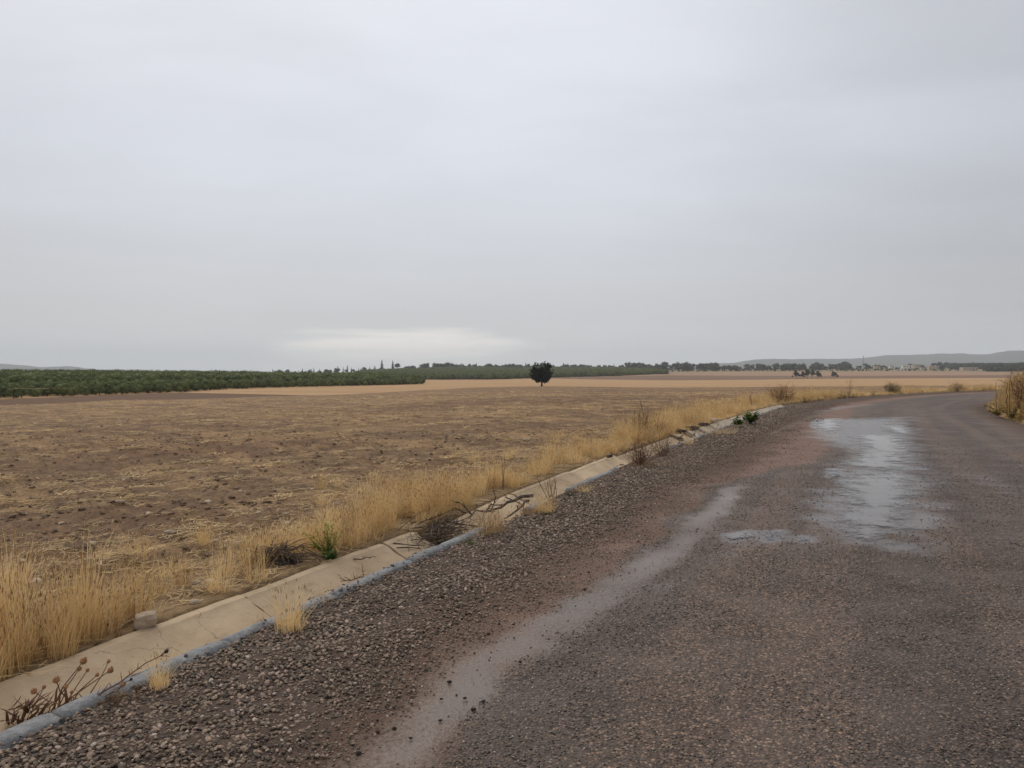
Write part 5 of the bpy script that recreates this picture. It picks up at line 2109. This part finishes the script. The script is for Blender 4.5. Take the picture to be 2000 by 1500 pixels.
dry_bush('reddish_weeds', on_field(1248, 862), 0.72, 0.42, 44, 'tall stand of red brown stalks in the verge behind the dry bushes', 'weeds', TWIG_RED, 55, 2, 0.006, kids=2)
dry_bush('reddish_weeds', on_field(1285, 856), 0.55, 0.45, 20, 'lower red brown stalks right of the tall stand in the verge', 'weeds', TWIG_RED, 56, 2, 0.005, kids=2)
p_ = on_field(1270, 858)
stalk('leaning_stalk', Vector(p_), W(1251, 783, p_[1] + 0.1), .014, 'single dark stalk leaning left out of the verge above the dry bushes', 57, TWIG_DARK, 3, 0.06)
dry_bush('dry_stalks', on_field(983, 958), 0.5, 0.10, 2, 'thin dark branched stalk in front of the tall grass', 'dry plant', TWIG_RED, 58, 2, 0.005, kids=2)
stalk('fallen_twig', W(1330, 852, 17.6), W(1392, 846, 18.6), .014, 'curly dark twigs lying among the broken slabs', 59, TWIG_DARK, 9, 0.4, cat='twig', curl=0.08)
stalk('fallen_twig', W(1308, 848, 17.0), W(1345, 872, 16.2), .014, 'dark twig lying against the tilted slab', 60, TWIG_DARK, 7, 0.35, cat='twig', curl=0.06)
grass_clump('grass_tuft', on_field(1318, 858), 1.1, 'withered brown tuft hanging over the tilted slab', 61, STRAW_BROWN, n=120, spread=0.15, lean=0.9)
for (px, py, q, lab) in ((1329, 842, .20, 'leftmost dark sod on the lip by the broken slabs'), (1351, 836, .24, 'middle and largest dark sod on the lip by the broken slabs'), (1376, 829, .20, 'rightmost dark sod on the lip by the broken slabs'),
                         (1166, 936, .16, 'dark patch of mud lying in the channel before the dry bushes')):
    zz = -0.03 if px == 1166 else 0.05
    g_ = G(px, py, zz)
    me = stone_mesh('dark_sod', CLOD_DARK, 900 + px, 2, (q * .8, q * .45, q * .2), 0.8, 0.3)
    tag(link('dark_sod', me, None, (g_[0], g_[1], zz)), lab, 'sod')
rock(1191, 893, (0.13, 0.09, 0.06), 'dark round clod on the channel lip left of the dry bushes', 66, 0.05, 'clod', CLOD_DARK, 'dark_clod')
rock(1396, 823, (0.26, 0.2, 0.12), 'pale stone in the grass on the channel lip before the green plant', 67, 0.05)


# --- dark rotten heap in the grass, with dead leaves and twigs
def rot_heap():
    x, y, z = on_field(538, 1102)
    t = empty('rotten_heap', (x, y, z), 0, 'dark heap of rotting twigs in the grass left of the green weed', 'brush heap')
    r = random.Random(9)
    m = MB()
    V0, F0 = ico(2)
    for c, rad in (((0.03, 0.04, 0.0), (.12, .09, .055)), ((-0.09, 0.08, 0.02), (.09, .07, .06)), ((0.12, 0.02, -0.02), (.08, .06, .05))):
        j = 1 + 0.5 * (np.array([r.random() for _ in range(len(V0))]) - .5)
        m.add(V0 * j[:, None] * np.array(rad) + np.array(c), F0)
    m.build('earth', CLOD_DARK, t)
    m = MB()
    for i in range(150):
        p = Vector((r.gauss(0, .11), r.gauss(0.02, .06), r.uniform(0.0, 0.13)))
        d = Vector((r.gauss(0.8, .5), r.gauss(0, .5), r.gauss(-0.2, .35))).normalized()
        m.tube(wander(r, p, d, r.uniform(.08, .22), 3, 0.15), [.004, .0035, .003, .0015], 4)
    m.build('twigs', TWIG, t)


rot_heap()
grass_clump('grass_tuft', on_field(760, 1040), 0.6, 'dark withered tuft on the lip just before the brushwood heap', 68, STRAW_BROWN, n=120, spread=0.12, lean=0.9)


# --- green plants
def leafy_plant(name, loc, h, w_, nst, nleaf, leafl, label, seed, mat=GREEN_LEAF, cat='plant', broad=0.35):
    t = empty(name, loc, 0, label, cat)
    r = random.Random(seed)
    st, lf = MB(), MB()
    for i in range(nst):
        a = r.uniform(0, 6.28)
        ln = r.uniform(0, .9)
        d = Vector((math.cos(a) * ln * w_ / h, math.sin(a) * ln * w_ / h, 1))
        pts = wander(r, (r.gauss(0, w_ * .06), r.gauss(0, w_ * .06), -0.02), d, h * r.uniform(.55, 1.05), 6, 0.10)
        st.tube(pts, [.003 * (1 - .1 * k_) for k_ in range(7)], 4)
        for k_ in range(nleaf // nst):
            u = r.uniform(0.12, 1) * 5.99
            j = int(u)
            p = pts[j].lerp(pts[j + 1], u - j)
            o_ = Vector((r.gauss(0, 1), r.gauss(0, 1), r.gauss(0.5, .4))).normalized()
            s_ = o_.cross(Vector((0, 0, 1))).normalized()
            L = leafl * r.uniform(.5, 1.2)
            dn = Vector((0, 0, -0.25 * L))
            b0 = s_ * L * broad
            lf.add([p, p + o_ * L * .35 + b0, p + o_ * L * .8 + b0 * .7 + dn * .4, p + o_ * L + dn, p + o_ * L * .8 - b0 * .7 + dn * .4, p + o_ * L * .35 - b0], [(0, 1, 2, 3), (0, 3, 4, 5)])
    st.build('stems', mat, t)
    lf.build('leaves', mat, t)
    return t


YELLOWGREEN = leafy('yellow_green_leaf', [(0, (0.10, 0.13, 0.02)), (0.5, (0.22, 0.22, 0.04)), (1, (0.40, 0.34, 0.06))])
x, y, z = on_field(642, 1088)
leafy_plant('green_weed', (x, y, z), 0.31, 0.30, 20, 560, 0.027, 'bushy yellow green weed standing in the dry grass beside the channel', 71, YELLOWGREEN)
leafy_plant('green_weed', (x + 0.03, y - 0.06, z), 0.12, 0.16, 10, 200, 0.030, 'low dark green weed at the foot of the yellow green one', 72)
leafy_plant('green_plant', tuple(W(1466, 822, 22.3)), 0.34, 0.75, 22, 330, 0.13, 'leafy bright green plant growing out of the channel far up the road', 73)
leafy_plant('green_plant', tuple(W(1440, 828, 21.0)), 0.22, 0.5, 14, 180, 0.11, 'darker low end of the green growth, left of the bright green plant', 74)

# --- shrubs along the far verge
BROWNGREEN = leafy('brown_green_shrub', [(0, (0.10, 0.085, 0.03)), (0.5, (0.17, 0.13, 0.05)), (1, (0.26, 0.18, 0.075))])
dry_bush('dry_shrub', on_field(1528, 786), 0.95, 1.2, 34, 'largest red brown shrub standing in the verge where the channel ends', 'shrub', TWIG_RED, 81, 2, 0.010, STRAW_BROWN, 500)
dry_bush('dry_shrub', on_field(1515, 789), 0.7, 0.7, 18, 'lower brown shrub left of the largest one at the channel end', 'shrub', TWIG_RED, 82, 2, 0.009, STRAW_BROWN, 260)
dry_bush('dry_shrub', on_field(1572, 784), 0.55, 0.8, 18, 'small olive brown shrub right of the largest shrub at the channel end', 'shrub', TWIG, 83, 2, 0.008, BROWNGREEN, 400)
dry_bush('dry_shrub', on_field(1655, 777), 0.85, 1.2, 22, 'olive brown shrub in the verge halfway round the bend', 'shrub', TWIG, 84, 2, 0.010, BROWNGREEN, 600)
dry_bush('round_bush', on_field(1743, 768), 0.82, 1.15, 30, 'round olive brown bush in the verge of the bend', 'bush', TWIG, 85, 2, 0.010, BROWNGREEN, 1300)
dry_bush('dry_shrub', on_field(1868, 764), 0.85, 1.1, 22, 'olive shrub at the far end of the visible verge', 'shrub', TWIG, 86, 2, 0.010, BROWNGREEN, 600)
dry_bush('dry_shrub', on_field(1920, 764), 0.7, 0.9, 18, 'small shrub nearest the right hand weeds on the far verge', 'shrub', TWIG, 87, 2, 0.010, STRAW_BROWN, 300)
for px, py, hh, lab in ((1435, 800, 0.6, 'thin twiggy stems in the verge above the green plant'), (1470, 797, .6, 'sparse twiggy stems right above the green plant'), (1604, 781, .7, 'thin stems in the verge just past the olive brown shrub'),
                        (1705, 772, 0.8, 'thin stems in the verge left of the round bush'), (1660, 770, 1.3, 'pair of tall thin stems rising above the verge'), (1802, 767, .7, 'sparse stems in the verge right of the round bush')):
    dry_bush('verge_stems', on_field(px, py), hh, 0.4, 8, lab, 'weeds', TWIG_RED, int(px), 1, 0.008, kids=2)

# --- right verge
dry_bush('dock_plant', tuple(W(1988, 800, 25.2) + Vector((0, 0, 0.05))), 1.15, 0.35, 9, 'dark red brown dock with thick stems above the right verge weeds', 'weeds', TWIG_RED, 91, 2, 0.012, STRAW_BROWN, 300, kids=3)
dry_bush('dock_plant', tuple(W(2012, 806, 24.2) + Vector((0, 0, 0.1))), 1.05, 0.4, 8, 'dark dock at the right edge of the photo', 'weeds', TWIG_RED, 92, 2, 0.012, STRAW_BROWN, 300, kids=3)
for px, top, lab in ((1967, 747, 'left one of two thin dark spikes above the right verge'), (1972, 744, 'right one of two thin dark spikes above the right verge'), (1946, 746, 'faint brown spike at the left end of the right verge weeds')):
    d = 26.0
    b_ = W(px, 805, d)
    stalk('seed_spike', Vector((b_.x, d, 0.1)), W(px, top, d), .013, lab, px, TWIG_DARK if px > 1950 else TWIG_RED, 8, 0.05, curl=0.012)
for i, (px, py, s_) in enumerate([(1950, 812, 1.0), (1975, 818, 1.1), (1995, 826, 1.0), (2015, 830, 1.1)]):
    leafy_plant('weed_clump', tuple(W(px, py, 25.5 - i * .8)), 0.55, 0.8, 14, 240, 0.10, 'yellowing leafy weed at the front of the right verge, number %s from the left' % ('one', 'two', 'three', 'four')[i], 950 + i, GREENISH, 'weeds')

# ------------------------------------------------------------------ air
def haze():
    m = bpy.data.materials.new('haze')
    m.use_nodes = True
    nt = m.node_tree
    nt.nodes.clear()
    out = nt.nodes.new('ShaderNodeOutputMaterial')
    v = nt.nodes.new('ShaderNodeVolumePrincipled')
    v.inputs['Color'].default_value = (0.86, 0.93, 1.0, 1)
    v.inputs['Density'].default_value = 1.2e-4
    nt.links.new(v.outputs[0], out.inputs['Volume'])
    b = MB()
    b.box((0, 0, 165), (27000, 27000, 400))
    o = b.build('haze', m)
    o['kind'] = 'stuff'
    o['label'] = 'thin grey blue haze over the whole landscape'
    # lowest ground about -12, highest hill about 260


haze()
